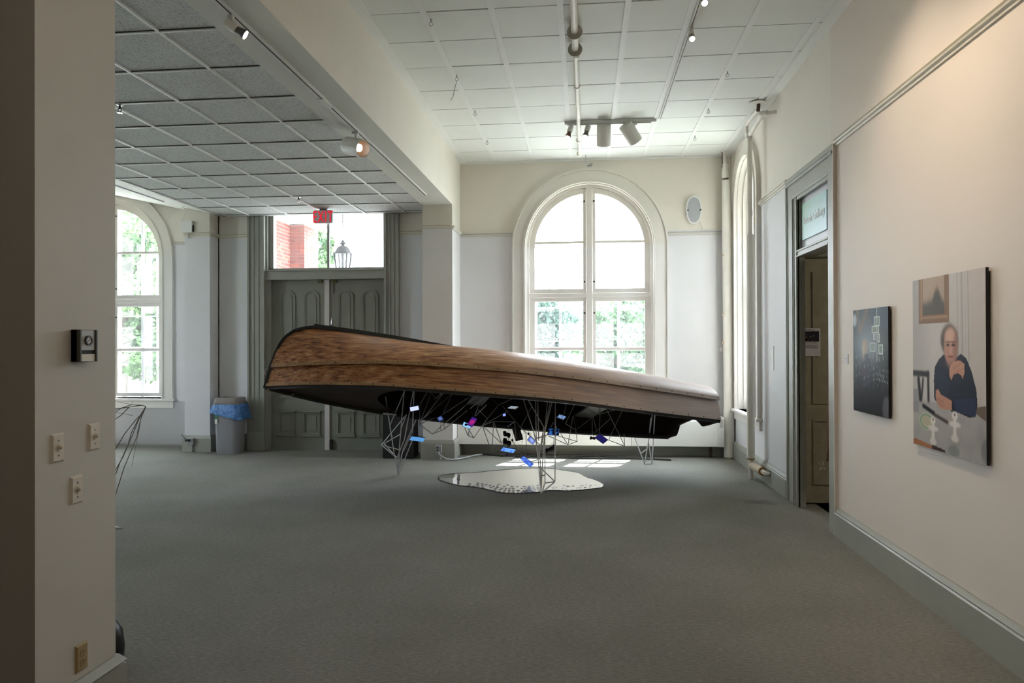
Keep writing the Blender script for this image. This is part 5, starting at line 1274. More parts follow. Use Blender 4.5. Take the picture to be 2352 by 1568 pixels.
# ------------------------------------------------------------------ mirror sheet on the floor
PUDDLE=[(-1.775,8.405),(-1.786,8.554),(-1.735,8.651),(-1.630,8.717),(-1.406,8.800),(-1.132,8.980),(-0.787,9.151),(-0.485,9.183),(-0.361,9.126),(-0.239,9.036),(-0.143,8.966),(-0.060,8.858),(-0.002,8.677),(0.054,8.563),(0.120,8.464),(0.173,8.344),(0.213,8.226),(0.221,8.131),(0.197,8.024),(0.102,7.939),(0.019,7.897),(-0.053,7.851),(-0.207,7.798),(-0.362,7.814),(-0.432,7.783),(-0.479,7.706),(-0.609,7.665),(-0.758,7.619),(-0.913,7.639),(-1.029,7.740),(-1.148,7.845),(-1.324,7.943),(-1.476,8.009),(-1.637,8.159),(-1.725,8.264)]
COBBLES=[[(-1.306,7.991),(-1.310,7.964),(-1.331,7.957),(-1.348,7.977),(-1.352,8.001),(-1.343,8.023),(-1.322,8.022)],
[(-1.249,7.957),(-1.254,7.926),(-1.268,7.922),(-1.285,7.950),(-1.282,7.984),(-1.260,7.984)],
[(-1.196,7.936),(-1.206,7.894),(-1.228,7.900),(-1.240,7.938),(-1.211,7.959)],
[(-1.139,7.888),(-1.145,7.862),(-1.169,7.878),(-1.172,7.913),(-1.154,7.925)],
[(-0.978,7.760),(-0.990,7.726),(-1.007,7.725),(-1.025,7.752),(-1.015,7.787),(-0.993,7.786)],
[(-0.918,7.704),(-0.930,7.667),(-0.951,7.678),(-0.956,7.714),(-0.935,7.731)],
[(-0.863,7.672),(-0.873,7.648),(-0.899,7.656),(-0.904,7.696),(-0.883,7.710)],
[(-0.815,7.679),(-0.818,7.646),(-0.840,7.645),(-0.848,7.665),(-0.842,7.701),(-0.823,7.697)],
[(-0.763,7.662),(-0.770,7.640),(-0.795,7.636),(-0.811,7.664),(-0.799,7.695),(-0.779,7.696)],
[(-0.714,7.678),(-0.722,7.642),(-0.740,7.650),(-0.746,7.685),(-0.729,7.705)],
[(-0.668,7.689),(-0.672,7.663),(-0.687,7.652),(-0.705,7.666),(-0.708,7.700),(-0.693,7.718),(-0.680,7.714)],
[(-0.584,7.710),(-0.593,7.682),(-0.615,7.688),(-0.619,7.732),(-0.603,7.745)],
[(-0.532,7.731),(-0.540,7.702),(-0.570,7.701),(-0.580,7.726),(-0.573,7.751),(-0.542,7.754)],
[(-0.481,7.751),(-0.490,7.715),(-0.504,7.714),(-0.516,7.743),(-0.506,7.776),(-0.489,7.772)],
[(-1.317,8.086),(-1.318,8.054),(-1.334,8.042),(-1.353,8.068),(-1.357,8.092),(-1.345,8.121),(-1.329,8.113)],
[(-1.213,8.030),(-1.222,7.989),(-1.247,7.992),(-1.260,8.020),(-1.252,8.060),(-1.227,8.057)],
[(-1.150,7.991),(-1.157,7.953),(-1.176,7.951),(-1.194,7.985),(-1.186,8.022),(-1.164,8.020)],
[(-1.039,7.890),(-1.051,7.851),(-1.072,7.862),(-1.081,7.905),(-1.060,7.925)],
[(-0.982,7.839),(-0.988,7.802),(-1.008,7.803),(-1.020,7.838),(-1.015,7.865),(-0.992,7.865)],
[(-0.923,7.781),(-0.931,7.755),(-0.954,7.753),(-0.969,7.779),(-0.959,7.820),(-0.934,7.815)],
[(-0.868,7.764),(-0.871,7.738),(-0.887,7.729),(-0.903,7.752),(-0.905,7.779),(-0.892,7.801),(-0.879,7.796)],
[(-0.819,7.757),(-0.823,7.732),(-0.842,7.724),(-0.858,7.756),(-0.851,7.790),(-0.834,7.793)],
[(-0.768,7.745),(-0.784,7.716),(-0.801,7.724),(-0.806,7.777),(-0.790,7.788)],
[(-0.714,7.768),(-0.719,7.733),(-0.738,7.724),(-0.758,7.743),(-0.760,7.775),(-0.748,7.794),(-0.722,7.786)],
[(-0.666,7.774),(-0.672,7.744),(-0.685,7.747),(-0.693,7.778),(-0.687,7.812),(-0.676,7.810)],
[(-0.629,7.792),(-0.633,7.761),(-0.649,7.754),(-0.660,7.775),(-0.662,7.803),(-0.650,7.825),(-0.637,7.818)],
[(-0.586,7.805),(-0.591,7.775),(-0.603,7.766),(-0.617,7.781),(-0.621,7.812),(-0.608,7.839),(-0.594,7.831)],
[(-0.543,7.817),(-0.546,7.790),(-0.564,7.781),(-0.575,7.799),(-0.577,7.830),(-0.564,7.853),(-0.551,7.846)],
[(-0.497,7.824),(-0.508,7.796),(-0.524,7.798),(-0.535,7.824),(-0.525,7.864),(-0.509,7.863)],
[(-1.229,8.138),(-1.232,8.090),(-1.255,8.094),(-1.266,8.121),(-1.265,8.160),(-1.246,8.169)],
[(-1.174,8.101),(-1.178,8.059),(-1.192,8.055),(-1.205,8.072),(-1.212,8.110),(-1.204,8.136),(-1.182,8.126)],
[(-1.121,8.051),(-1.126,8.010),(-1.144,8.016),(-1.156,8.055),(-1.154,8.081),(-1.138,8.090)],
[(-1.071,8.008),(-1.073,7.971),(-1.086,7.962),(-1.100,7.982),(-1.105,8.024),(-1.096,8.045),(-1.084,8.041)],
[(-1.021,7.952),(-1.028,7.919),(-1.044,7.926),(-1.054,7.987),(-1.038,7.999)],
[(-0.969,7.914),(-0.975,7.880),(-0.992,7.875),(-1.005,7.895),(-1.010,7.933),(-0.998,7.955),(-0.978,7.944)],
[(-0.914,7.865),(-0.921,7.833),(-0.938,7.833),(-0.952,7.864),(-0.945,7.906),(-0.925,7.902)],
[(-0.869,7.858),(-0.874,7.828),(-0.884,7.823),(-0.896,7.843),(-0.901,7.880),(-0.895,7.900),(-0.878,7.893)],
[(-0.828,7.855),(-0.833,7.824),(-0.857,7.836),(-0.859,7.887),(-0.840,7.892)],
[(-0.781,7.859),(-0.793,7.813),(-0.820,7.834),(-0.821,7.877),(-0.803,7.892)],
[(-0.692,7.868),(-0.695,7.842),(-0.710,7.834),(-0.723,7.871),(-0.718,7.908),(-0.702,7.906)],
[(-0.652,7.880),(-0.664,7.844),(-0.678,7.853),(-0.685,7.906),(-0.669,7.924)],
[(-0.607,7.901),(-0.610,7.871),(-0.630,7.858),(-0.643,7.874),(-0.647,7.915),(-0.635,7.937),(-0.615,7.927)],
[(-0.559,7.922),(-0.564,7.881),(-0.588,7.880),(-0.597,7.908),(-0.587,7.952),(-0.568,7.947)],
[(-0.506,7.936),(-0.517,7.892),(-0.540,7.893),(-0.552,7.919),(-0.542,7.965),(-0.524,7.968)],
[(-0.986,8.020),(-0.989,7.996),(-1.002,7.991),(-1.016,8.027),(-1.011,8.050),(-0.995,8.048)],
[(-0.899,7.969),(-0.906,7.944),(-0.925,7.946),(-0.935,7.970),(-0.928,8.002),(-0.912,8.002)],
[(-0.802,7.961),(-0.817,7.930),(-0.846,7.943),(-0.849,7.976),(-0.827,7.993)],
[(-0.752,7.965),(-0.762,7.932),(-0.776,7.946),(-0.780,7.979),(-0.765,7.995)],
[(-0.664,7.996),(-0.670,7.965),(-0.694,7.958),(-0.712,7.985),(-0.703,8.015),(-0.674,8.015)],
[(-0.614,8.005),(-0.621,7.979),(-0.636,7.980),(-0.644,8.000),(-0.637,8.038),(-0.625,8.037)],
[(-0.568,8.019),(-0.583,7.989),(-0.607,7.999),(-0.607,8.043),(-0.590,8.053)],
[(-0.515,8.042),(-0.524,8.010),(-0.535,8.005),(-0.555,8.024),(-0.556,8.051),(-0.542,8.069),(-0.523,8.063)],
[(-0.966,8.088),(-0.981,8.069),(-1.005,8.075),(-1.006,8.107),(-0.990,8.114)],
[(-0.871,8.056),(-0.878,8.038),(-0.892,8.034),(-0.907,8.049),(-0.907,8.067),(-0.898,8.078),(-0.878,8.074)],
[(-0.499,8.142),(-0.509,8.115),(-0.533,8.117),(-0.537,8.148),(-0.510,8.156)],
[(-0.058,8.102),(-0.050,8.111),(-0.041,8.104),(-0.049,8.095)],
[(-0.093,7.979),(-0.080,7.993),(-0.068,7.981),(-0.080,7.968)],
[(-0.052,8.073),(-0.035,8.086),(-0.018,8.076),(-0.035,8.062)],
[(-0.138,8.058),(-0.130,8.068),(-0.122,8.059),(-0.130,8.049)],
[(-0.213,7.846),(-0.199,7.865),(-0.184,7.849),(-0.198,7.830)],
[(-0.205,7.859),(-0.199,7.870),(-0.192,7.860),(-0.198,7.849)],
[(-0.334,7.929),(-0.322,7.941),(-0.309,7.931),(-0.321,7.919)],
[(-0.343,8.004),(-0.338,8.015),(-0.331,8.005),(-0.337,7.994)],
[(-0.221,7.924),(-0.215,7.937),(-0.208,7.925),(-0.214,7.911)],
[(-0.214,8.030),(-0.202,8.051),(-0.190,8.032),(-0.202,8.012)],
[(-0.032,8.092),(-0.019,8.107),(-0.007,8.094),(-0.019,8.079)],
[(0.051,8.113),(0.069,8.133),(0.086,8.116),(0.069,8.097)],
[(-0.009,7.968),(0.006,7.982),(0.021,7.971),(0.006,7.957)],
[(-0.301,7.833),(-0.294,7.844),(-0.287,7.834),(-0.293,7.823)],
[(-0.013,7.966),(-0.007,7.984),(-0.001,7.967),(-0.007,7.949)],
[(-0.076,7.859),(-0.070,7.869),(-0.064,7.860),(-0.070,7.851)],
[(-0.197,8.062),(-0.180,8.079),(-0.162,8.065),(-0.179,8.048)],
[(-0.254,7.936),(-0.244,7.949),(-0.234,7.938),(-0.243,7.925)],
[(-0.378,7.968),(-0.363,7.987),(-0.346,7.971),(-0.361,7.953)],
[(-0.325,7.958),(-0.318,7.976),(-0.310,7.959),(-0.317,7.942)],
[(-0.147,8.089),(-0.132,8.100),(-0.116,8.091),(-0.132,8.081)],
[(-0.213,8.076),(-0.202,8.091),(-0.190,8.078),(-0.201,8.064)],
[(-0.151,8.040),(-0.134,8.056),(-0.116,8.043),(-0.133,8.026)],
[(0.145,8.122),(0.152,8.142),(0.158,8.123),(0.151,8.104)],
[(-0.159,7.842),(-0.142,7.851),(-0.125,7.845),(-0.142,7.835)],
[(-0.077,7.989),(-0.060,8.003),(-0.044,7.992),(-0.060,7.978)],
[(-0.258,7.894),(-0.251,7.909),(-0.243,7.895),(-0.250,7.880)],
[(-0.187,8.032),(-0.179,8.045),(-0.171,8.033),(-0.179,8.020)],
[(-0.255,8.092),(-0.240,8.113),(-0.223,8.095),(-0.239,8.074)],
[(-0.045,7.980),(-0.038,7.999),(-0.031,7.981),(-0.038,7.962)],
[(-0.112,7.842),(-0.105,7.851),(-0.098,7.843),(-0.105,7.834)],
[(0.007,8.153),(0.015,8.173),(0.023,8.154),(0.015,8.135)],
[(-0.212,8.011),(-0.196,8.028),(-0.180,8.013),(-0.196,7.996)],
[(0.054,8.030),(0.059,8.045),(0.065,8.031),(0.059,8.016)],
[(-0.065,7.911),(-0.055,7.923),(-0.045,7.912),(-0.055,7.900)],
[(-0.361,7.895),(-0.352,7.909),(-0.341,7.896),(-0.350,7.882)],
[(-0.010,8.005),(0.007,8.025),(0.025,8.008),(0.007,7.988)],
[(0.113,8.147),(0.127,8.164),(0.141,8.150),(0.127,8.133)],
[(0.046,8.025),(0.058,8.043),(0.071,8.027),(0.058,8.010)],
[(-0.095,7.919),(-0.089,7.928),(-0.083,7.920),(-0.089,7.910)]]
STREAK=[(-1.572,8.659),(-1.549,8.630),(-1.522,8.449),(-1.496,8.334),(-1.482,8.192),(-1.452,8.057),(-1.474,8.028),(-1.503,8.219),(-1.540,8.359),(-1.556,8.506)]
BLOB=[(-0.692,7.685),(-0.668,7.761),(-0.642,7.823),(-0.652,7.939),(-0.634,7.987),(-0.602,7.918),(-0.607,7.841),(-0.564,7.745),(-0.555,7.697),(-0.618,7.658)]

MIR = paint('mirror_acrylic', (.86, .86, .865), .03, 0, 5, 0, 1.0)
ms = top('mirror_sheet', 'wavy-edged mirror sheet like a puddle lying on the carpet under the boat', 'mirror', (-.75, 8.4, 0))
def smooth_poly(P, n=6):
    out = []; k = len(P)
    for i in range(k):
        p0, p1, p2, p3 = [np.array(P[(i+j-1) % k]) for j in range(4)]
        for u in np.linspace(0, 1, n+1)[:-1]:
            out.append(tuple(.5*((2*p1)+(-p0+p2)*u+(2*p0-5*p1+4*p2-p3)*u*u+(-p0+3*p1-3*p2+p3)*u**3)))
    return out
random.seed(2)
PO = smooth_poly(PUDDLE, 5)
PO = [(x+(random.uniform(-.006, .006) if x > -.6 else 0), y+(random.uniform(-.006, .006) if x > -.6 else 0)) for x, y in PO]
MB().prism(PO, .001, .006, XY).build('sheet', MIR, ms)
cx, cy = -.75, 8.4
MB().ring([(cx+(x-cx)*1.002, cy+(y-cy)*1.002) for x, y in PO], [(cx+(x-cx)*.993, cy+(y-cy)*.993) for x, y in PO], .0015, .0085, XY, True).build('rim', CHAR, ms)
for q in COBBLES:
    MB().prism(q, .0062, .0072, XY).build('painted_cobble', paint('cobble_grey', (.46, .45, .43), .5, .05, 9, 0) if 'cobble_grey' not in MATS else MATS['cobble_grey'], ms)
MB().prism(STREAK, .0062, .0074, XY).build('dark_streak', CHAR, ms)
MB().prism(BLOB, .0062, .0076, XY).build('navy_blot', paint('navy_blot', (.12, .11, .28), .5, .05, 9, 0), ms)

# ------------------------------------------------------------------ dried reeds behind the foreground wall
REEDM = paint('dried_reed', (.38, .34, .27), .7, .15, 30)
rd = top('reed_bundle', 'bundle of dried bent reeds beyond the foreground wall under the left window', 'reeds', (-4.9, 6.6, 0))
REEDS = [
[(-4.576,6.90,.995),(-4.586,6.843,.921),(-4.614,6.779,.857),(-4.651,6.661,.73),(-4.666,6.528,.574),(-4.80,6.4,.25),(-4.95,6.35,.0)],
[(-4.576,6.90,.995),(-4.605,6.859,.912),(-4.647,6.768,.731),(-4.642,6.704,.607),(-4.654,6.654,.511),(-4.698,6.571,.358),(-4.92,6.45,.0)],
[(-4.575,6.899,.994),(-4.625,6.877,.891),(-4.667,6.821,.709),(-4.75,6.745,.444),(-4.782,6.69,.276),(-4.95,6.6,.0)],
[(-4.574,6.899,.994),(-4.591,6.851,.917),(-4.559,6.755,.741),(-4.564,6.67,.605),(-4.572,6.546,.414),(-4.554,6.391,.175),(-4.55,6.30,.0)],
[(-4.574,6.90,.994),(-4.597,6.854,.879),(-4.595,6.784,.722)],
[(-4.576,6.90,.995),(-4.599,6.887,1.008),(-4.696,6.828,.997),(-4.817,6.739,.978),(-5.1,6.6,.7)],
[(-4.624,6.90,1.01),(-4.759,6.896,.987),(-4.826,6.854,.9),(-4.89,6.83,.853),(-5.1,6.8,.5)],
[(-4.643,6.922,1.007),(-4.783,6.967,1.007),(-4.915,7.003,.969),(-5.022,7.014,.905),(-5.3,7.0,.6)],
[(-4.70,6.87,1.05),(-4.711,6.868,1.016),(-4.817,6.842,1.044),(-4.886,6.825,1.068)],
[(-4.711,6.885,.901),(-4.837,6.916,.916),(-4.982,6.948,.927)],
[(-4.584,6.846,.925),(-4.513,6.629,.568),(-4.486,6.544,.438)]]
for i, p in enumerate(REEDS):
    MB().tube(p, .0042 if i < 8 else .002, 6).build('reed', REEDM, rd, 60)

# ------------------------------------------------------------------ two photographs on the right wall
def raster(name, me_name, Y0, Y1, Z0, Z1, nx, nz, fn):
    """flat print: Y0 is its left edge (far), Y1 its right edge; colours from fn(u, v)"""
    u, v = np.meshgrid(np.linspace(0, 1, nx), np.linspace(0, 1, nz))
    rgb = fn(u, v)
    xs_ = np.full(u.size, XR-.0262); ys_ = Y0+(Y1-Y0)*u.ravel(); zs_ = Z1+(Z0-Z1)*v.ravel()
    me = bpy.data.meshes.new(me_name)
    idx = np.arange(u.size).reshape(nz, nx)
    q = np.stack([idx[:-1, :-1], idx[1:, :-1], idx[1:, 1:], idx[:-1, 1:]], -1).reshape(-1, 4)
    me.from_pydata(np.stack([xs_, ys_, zs_], 1).tolist(), [], q.tolist())
    at = me.color_attributes.new('print', 'FLOAT_COLOR', 'POINT')
    lin_ = np.where(rgb <= .04045, rgb/12.92, ((rgb+.055)/1.055)**2.4).reshape(-1, 3)
    at.data.foreach_set('color', np.concatenate([lin_, np.ones((len(lin_), 1))], 1).astype(np.float32).ravel())
    m, nt, b = nmat(name)
    a = N(nt, 'ShaderNodeAttribute'); a.attribute_name = 'print'; nt.links.new(a.outputs['Color'], b.inputs['Base Color'])
    b.inputs['Roughness'].default_value = .45; b.inputs['Specular IOR Level'].default_value = .07
    me.materials.append(m)
    return me
def sm(d, w): return 1/(1+np.exp(np.clip(d/w, -40, 40)))
def ell(u, v, cu, cv, ru, rv, rot=0):
    c, s = math.cos(rot), math.sin(rot); x = (u-cu)*.78; y = (v-cv)
    x, y = c*x+s*y, -s*x+c*y
    return np.sqrt((x/(ru*.78))**2+(y/rv)**2)-1
def put(im, mask, col): 
    return im*(1-mask[..., None])+np.array(col)*mask[..., None]
def seg_d(u, v, a, b):
    a = np.array(a); b = np.array(b); d = b-a; t = np.clip(((u-a[0])*d[0]+(v-a[1])*d[1])/(d@d), 0, 1)
    return np.hypot((u-a[0]-t*d[0]), (v-a[1]-t*d[1]))
def fnoise(u, v, f, seed):
    r = np.random.RandomState(seed); o = np.zeros_like(u)
    for k in range(5):
        for _ in range(3):
            a, b, c = r.uniform(-1, 1, 3); o += np.sin((a*u+b*v)*f*6.28*(1.7**k)+c*9)/(1.7**k)
    return o/6
def polymask(u, v, P):
    """inside test for a polygon"""
    ins = np.zeros(u.shape, bool); n = len(P)
    for i in range(n):
        (x1, y1), (x2, y2) = P[i], P[(i+1) % n]
        c = ((y1 > v) != (y2 > v)) & (u < (x2-x1)*(v-y1)/(y2-y1+1e-9)+x1); ins ^= c
    return ins.astype(float)
def portrait(u, v):
    g = .70-.10*np.exp(-((u-.05)/.25)**2)*(1-v)+.03*np.exp(-((u-.35)/.2)**2-((v-.4)/.2)**2)
    im = np.stack([g, g*.975, g*.955], -1)
    im = put(im, sm(.80-u, .01), (.70, .665, .645))
    for x, c in ((.655, .60), (.70, .64), (.715, .56), (.755, .66), (.79, .58)):
        im = put(im, np.exp(-((u-x-.02*v)/.006)**2)*(v < .62), (c, c*.97, c*.95))
    fr = ((u > .10) & (u < .545) & (v < .265)).astype(float); im = put(im, fr, (.47, .36, .26))
    fi = ((u > .165) & (u < .485) & (v < .215)).astype(float); im = put(im, fi, (.62, .54, .46))
    im = put(im, ((u > .13) & (u < .15) & (v < .25)).astype(float), (.60, .48, .34)); im = put(im, ((v > .228) & (v < .238) & (u > .12) & (u < .53)).astype(float), (.60, .47, .34))
    dk = fi*sm(.15-v-.08*np.exp(-((u-.38)/.05)**2)+.03*fnoise(u, v, 4, 1), .01); im = put(im, dk*.85, (.24, .22, .17))
    # chair
    for a, b, w in (((.0, .565), (.24, .565), .016), ((.24, .56), (.245, .76), .015), ((.09, .60), (.12, .74), .02), ((.16, .60), (.13, .74), .012)):
        im = put(im, sm(seg_d(u, v, a, b)-w, .003), (.13, .11, .11))
    # table
    tb_ = sm(.735-v-.03*u, .004); n_ = fnoise(u, v, 5, 3)
    im = im*(1-tb_[..., None])+(np.stack([.60+.05*n_, .585+.05*n_, .575+.05*n_], -1))*tb_[..., None]
    im = put(im, polymask(u, v, [(.86, .72), (1, .70), (1, .78), (.86, .745)]), (.40, .34, .29))
    # jacket
    P = [(.33, .70), (.325, .60), (.34, .52), (.40, .475), (.47, .445), (.60, .475), (.70, .44), (.77, .465), (.83, .53), (.885, .62), (.90, .70), (.875, .765), (.80, .775), (.62, .755), (.57, .76), (.50, .72), (.42, .73), (.36, .72)]
    im = put(im, polymask(u, v, P), (.085, .10, .165))
    im = put(im, polymask(u, v, [(.60, .69), (.88, .67), (.875, .765), (.62, .755)]), (.12, .16, .27))
    im = put(im, polymask(u, v, [(.34, .55), (.50, .57), (.55, .60), (.52, .70), (.36, .71)])*.6, (.12, .15, .24))
    # head
    im = put(im, sm(ell(u, v, .545, .365, .115, .085), .06), (.30, .265, .24))
    im = put(im, sm(ell(u, v, .545, .305, .05, .03), .2)*.6, (.45, .40, .37))
    im = put(im, sm(ell(u, v, .565, .405, .092, .105), .05), (.67, .50, .43))
    im = put(im, sm(ell(u, v, .56, .345, .075, .045), .15), (.76, .61, .54))
    im = put(im, sm(ell(u, v, .635, .41, .03, .09), .2)*.5, (.48, .33, .28))
    for x in (.53, .60):
        im = put(im, sm(ell(u, v, x, .393, .022, .0065), .2), (.24, .16, .14)); im = put(im, sm(ell(u, v, x, .377, .03, .004), .3), (.40, .29, .24))
    im = put(im, sm(ell(u, v, .567, .425, .014, .022), .3)*.7, (.78, .58, .52)); im = put(im, sm(ell(u, v, .567, .458, .036, .006), .2), (.50, .27, .25))
    im = put(im, sm(ell(u, v, .565, .50, .06, .02), .3)*.6, (.55, .40, .34))
    # hands
    im = put(im, polymask(u, v, [(.545, .52), (.60, .485), (.69, .475), (.745, .495), (.745, .54), (.72, .575), (.70, .555), (.66, .545), (.60, .555), (.575, .59), (.545, .56)]), (.70, .52, .44))
    for a, b in (((.60, .525), (.70, .49)), ((.63, .54), (.73, .52)), ((.70, .54), (.725, .575))): im = put(im, sm(seg_d(u, v, a, b)-.003, .002)*.5, (.50, .34, .28))
    im = put(im, polymask(u, v, [(.355, .655), (.39, .645), (.43, .675), (.49, .685), (.575, .70), (.58, .75), (.50, .755), (.42, .755), (.37, .73), (.355, .70)]), (.68, .50, .42))
    for a, b in (((.37, .70), (.46, .715)), ((.38, .722), (.46, .738))): im = put(im, sm(seg_d(u, v, a, b)-.003, .002)*.5, (.46, .31, .25))
    # table things
    im = put(im, sm(seg_d(u, v, (.16, .755), (.33, .79))-.012, .002), (.08, .08, .09)); im = put(im, sm(seg_d(u, v, (.33, .795), (.52, .825))-.010, .002), (.27, .23, .21))
    im = put(im, sm(ell(u, v, .21, .845, .115, .052), .04), (.72, .71, .62)); im = put(im, sm(np.abs(ell(u, v, .21, .845, .09, .04))-.10, .05), (.36, .52, .42)); im = put(im, sm(ell(u, v, .21, .845, .07, .03), .08), (.66, .63, .54))
    for cu, cv in ((.31, .885), (.615, .835)):
        im = put(im, sm(ell(u, v, cu, cv-.055, .034, .020), .1), (.88, .86, .84)); im = put(im, sm(ell(u, v, cu, cv-.06, .014, .008), .2), (.45, .42, .40))
        im = put(im, sm(np.abs(u-cu)-.017-.012*((v-cv)/.07)**2, .004)*((v > cv-.05) & (v < cv+.07)), (.80, .78, .75)); im = put(im, sm(ell(u, v, cu, cv-.008, .075, .017), .1)*.9, (.80, .78, .76)); im = put(im, sm(ell(u, v, cu, cv+.07, .05, .02), .1), (.76, .74, .71))
    im = put(im, polymask(u, v, [(0, .965), (.05, .962), (.36, .985), (.36, 1), (0, 1)]), (.60, .40, .27)); im = put(im, polymask(u, v, [(.29, .972), (.48, .985), (.48, 1), (.29, 1)]), (.20, .12, .12))
    im = put(im, sm(ell(u, v, .60, .975, .075, .032), .08)*.7, (.44, .46, .46)); im = put(im, sm(ell(u, v, 1.0, .93, .06, .06), .1)*.7, (.40, .41, .42))
    im = put(im, ((u < .09) & (v > .66) & (v < .80)).astype(float)*.5, (.45, .45, .46))
    return np.clip(im*1.09+.012*fnoise(u, v, 9, 9)[..., None], 0, 1)
def workshop(u, v):
    b = np.clip(.10+.40*np.exp(-((v-.33)/.30)**2)*np.exp(-((u-.45)/.55)**2)-.12*v, .03, 1)
    im = np.stack([b*.88, b*.98, b*1.05], -1)
    im = put(im, polymask(u, v, [(.50, 0), (1, 0), (1, .20), (.62, .17), (.55, .10)])*.6, (.20, .28, .36))
    for a, c in (((.12, .0), (.20, .20)), ((.42, .0), (.24, .20))): im = put(im, sm(seg_d(u, v, a, c)-.03, .01)*.7, (.46, .37, .30))
    im = put(im, sm(ell(u, v, .05, .10, .06, .06), .1)*.8, (.66, .70, .72))
    # pale green cartons drawn by light
    for x0, x1, y0, y1 in ((.62, .78, .08, .17), (.56, .76, .165, .235), (.60, .66, .24, .30), (.72, .78, .24, .32), (.50, .66, .32, .41), (.74, .86, .34, .43)):
        box_ = ((u > x0) & (u < x1) & (v > y0) & (v < y1)).astype(float); im = put(im, box_*.75, (.44, .52, .46))
        ed = box_*(1-((u > x0+.018) & (u < x1-.018) & (v > y0+.01) & (v < y1-.01))); im = put(im, ed*.8, (.78, .80, .80))
    im = put(im, np.exp(-((u-.70)/.008)**2)*(v < .5), (.72, .76, .78))
    # standing figure
    im = put(im, polymask(u, v, [(.28, .46), (.34, .42), (.46, .43), (.52, .50), (.54, .62), (.50, .75), (.30, .75), (.26, .60)]), (.17, .18, .23))
    im = put(im, sm(ell(u, v, .37, .36, .07, .075), .08), (.60, .50, .40)); im = put(im, sm(ell(u, v, .31, .40, .035, .09), .15)*.8, (.70, .62, .48))
    n_ = fnoise(u, v, 14, 5); k = np.clip((n_-.25)*4, 0, 1)*sm(np.abs(v-.60)-.20, .05)
    im = put(im, k*.6, (.62, .64, .66)); im = put(im, np.clip((fnoise(u, v, 11, 8)-.3)*4, 0, 1)*sm(.55-v, .05)*.7, (.25, .12, .11))
    im = put(im, np.clip((fnoise(u, v, 20, 12)-.2)*4, 0, 1)*sm(.66-u, .05)*sm(np.abs(v-.66)-.07, .02)*.9, (.70, .72, .74))
    im = put(im, sm(.74+.06*fnoise(u, v, 5, 2)-v, .02)*.75, (.045, .04, .045))
    im = put(im, sm(ell(u, v, .95, .93, .11, .12), .06)*.8, (.38, .37, .40))
    hz = np.exp(-((u-.35)/.35)**2-((v-.38)/.2)**2)*.38
    im = im*(1-hz[..., None])+np.array((.66, .70, .76))*hz[..., None]
    return np.clip(im*1.15+.02*(1-v)[..., None], 0, 1)
for label, Y0, Y1, Z0, Z1, fn, nm in (('large portrait photograph of a seated man in dark jacket at a table', 4.762, 3.937, .985, 2.035, portrait, 'portrait'), ('smaller dark photograph of a figure in a cluttered workshop', 5.77, 5.131, 1.107, 1.892, workshop, 'workshop')):
    t = top('photo_print', label, 'photograph', (XR, (Y0+Y1)/2, Z0), 'photographs hung on the near right wall')
    MB().box(XR-.026, XR-.0105, Y1, Y0, Z0, Z1).build('mount_board', BLACKP, t)
    MB().box(XR-.0105, XR, Y1+.08, Y0-.08, Z0+.08, Z1-.08).build('hanging_frame', BLACKP, t)
    me = raster(nm+'_print', 'print', Y0, Y1, Z0, Z1, 170, 220, fn)
    for vtx in me.vertices: vtx.co -= Vector(t.location)
    o = bpy.data.objects.new('print', me); COL.objects.link(o); o.parent = t

# ------------------------------------------------------------------ outside: ground, porch, trees, houses, wires
GZ = -.9
LAWN = paint('lawn', (.41, .425, .395), .9, .2, 3); ASPH = paint('asphalt', (.50, .50, .50), .9, .08, 6)
o = MB().box(-90, 80, -60, 110, GZ-.3, GZ).build('ground', LAWN); tag(o, 'sunlit lawn outside the building', 'lawn', kind='structure')
o = MB().box(-70, 60, 16.5, 21.0, GZ, GZ+.02).build('street', ASPH); tag(o, 'grey street passing outside the windows', 'street', kind='structure')
MORT = paint('mortar', (.80, .75, .72), .9, .05, 20)
BRICKS = [paint('brick_red_%d' % i, c, .85, .12, 14) for i, c in enumerate(((.60, .33, .28), (.55, .30, .27), (.66, .39, .33), (.58, .36, .33)))]
PORW = paint('porch_white', (.90, .90, .90), .6, .02, 3)
pw = top('wall_porch', 'red brick porch wall with a square pier seen through the transom', 'brick wall', (-6.3, 13.5, GZ), kind='structure')
MB().box(-6.9, -6.305, 10.82, 14.505, GZ, 4.225).box(-6.9, -5.99, 14.51, 15.3, GZ, 4.225).build('core', MORT, pw)
ub = [unit('brick', m) for m in BRICKS]; random.seed(9)
C0 = .0755
for c in range(18):
    z = 4.215-C0*(c+.5)
    if z < 2.85: break
    off = .105 if c % 2 else 0
    # side wall, facing right
    y = 12.3+off
    while y < 14.5:
        L_ = min(.20, 14.5-y)
        if L_ > .04: inst(random.choice(ub), 'brick', pw, (-6.325, y+L_/2, z), (.05+random.uniform(0, .004), L_, .064))
        y += .211
    # pier front
    x = -6.297
    for L_ in ((.20, .098) if c % 2 else (.098, .20)):
        inst(random.choice(ub), 'brick', pw, (x+L_/2, 14.52, z), (L_, .045+random.uniform(0, .004), .064)); x += L_+.011
    # pier right side
    y = 14.50+(.0 if c % 2 else -.10)
    while y < 15.28:
        a, b = max(y, 14.50), min(y+.20, 15.28)
        if b-a > .03: inst(random.choice(ub), 'brick', pw, (-6.008, (a+b)/2, z), (.05+random.uniform(0, .004), b-a, .064))
        y += .211
po = top('porch_roof', 'white porch ceiling and beams outside the double door', 'porch', (-4, 12.8, 4.2), kind='structure')
MB().box(-7.0, -.8, 10.81, 15.5, 4.62, 4.75).build('ceiling_board', PORW, po)
MB().box(-6.9, -6.24, 10.81, 14.45, 4.225, 4.62).build('side_beam', PORW, po)
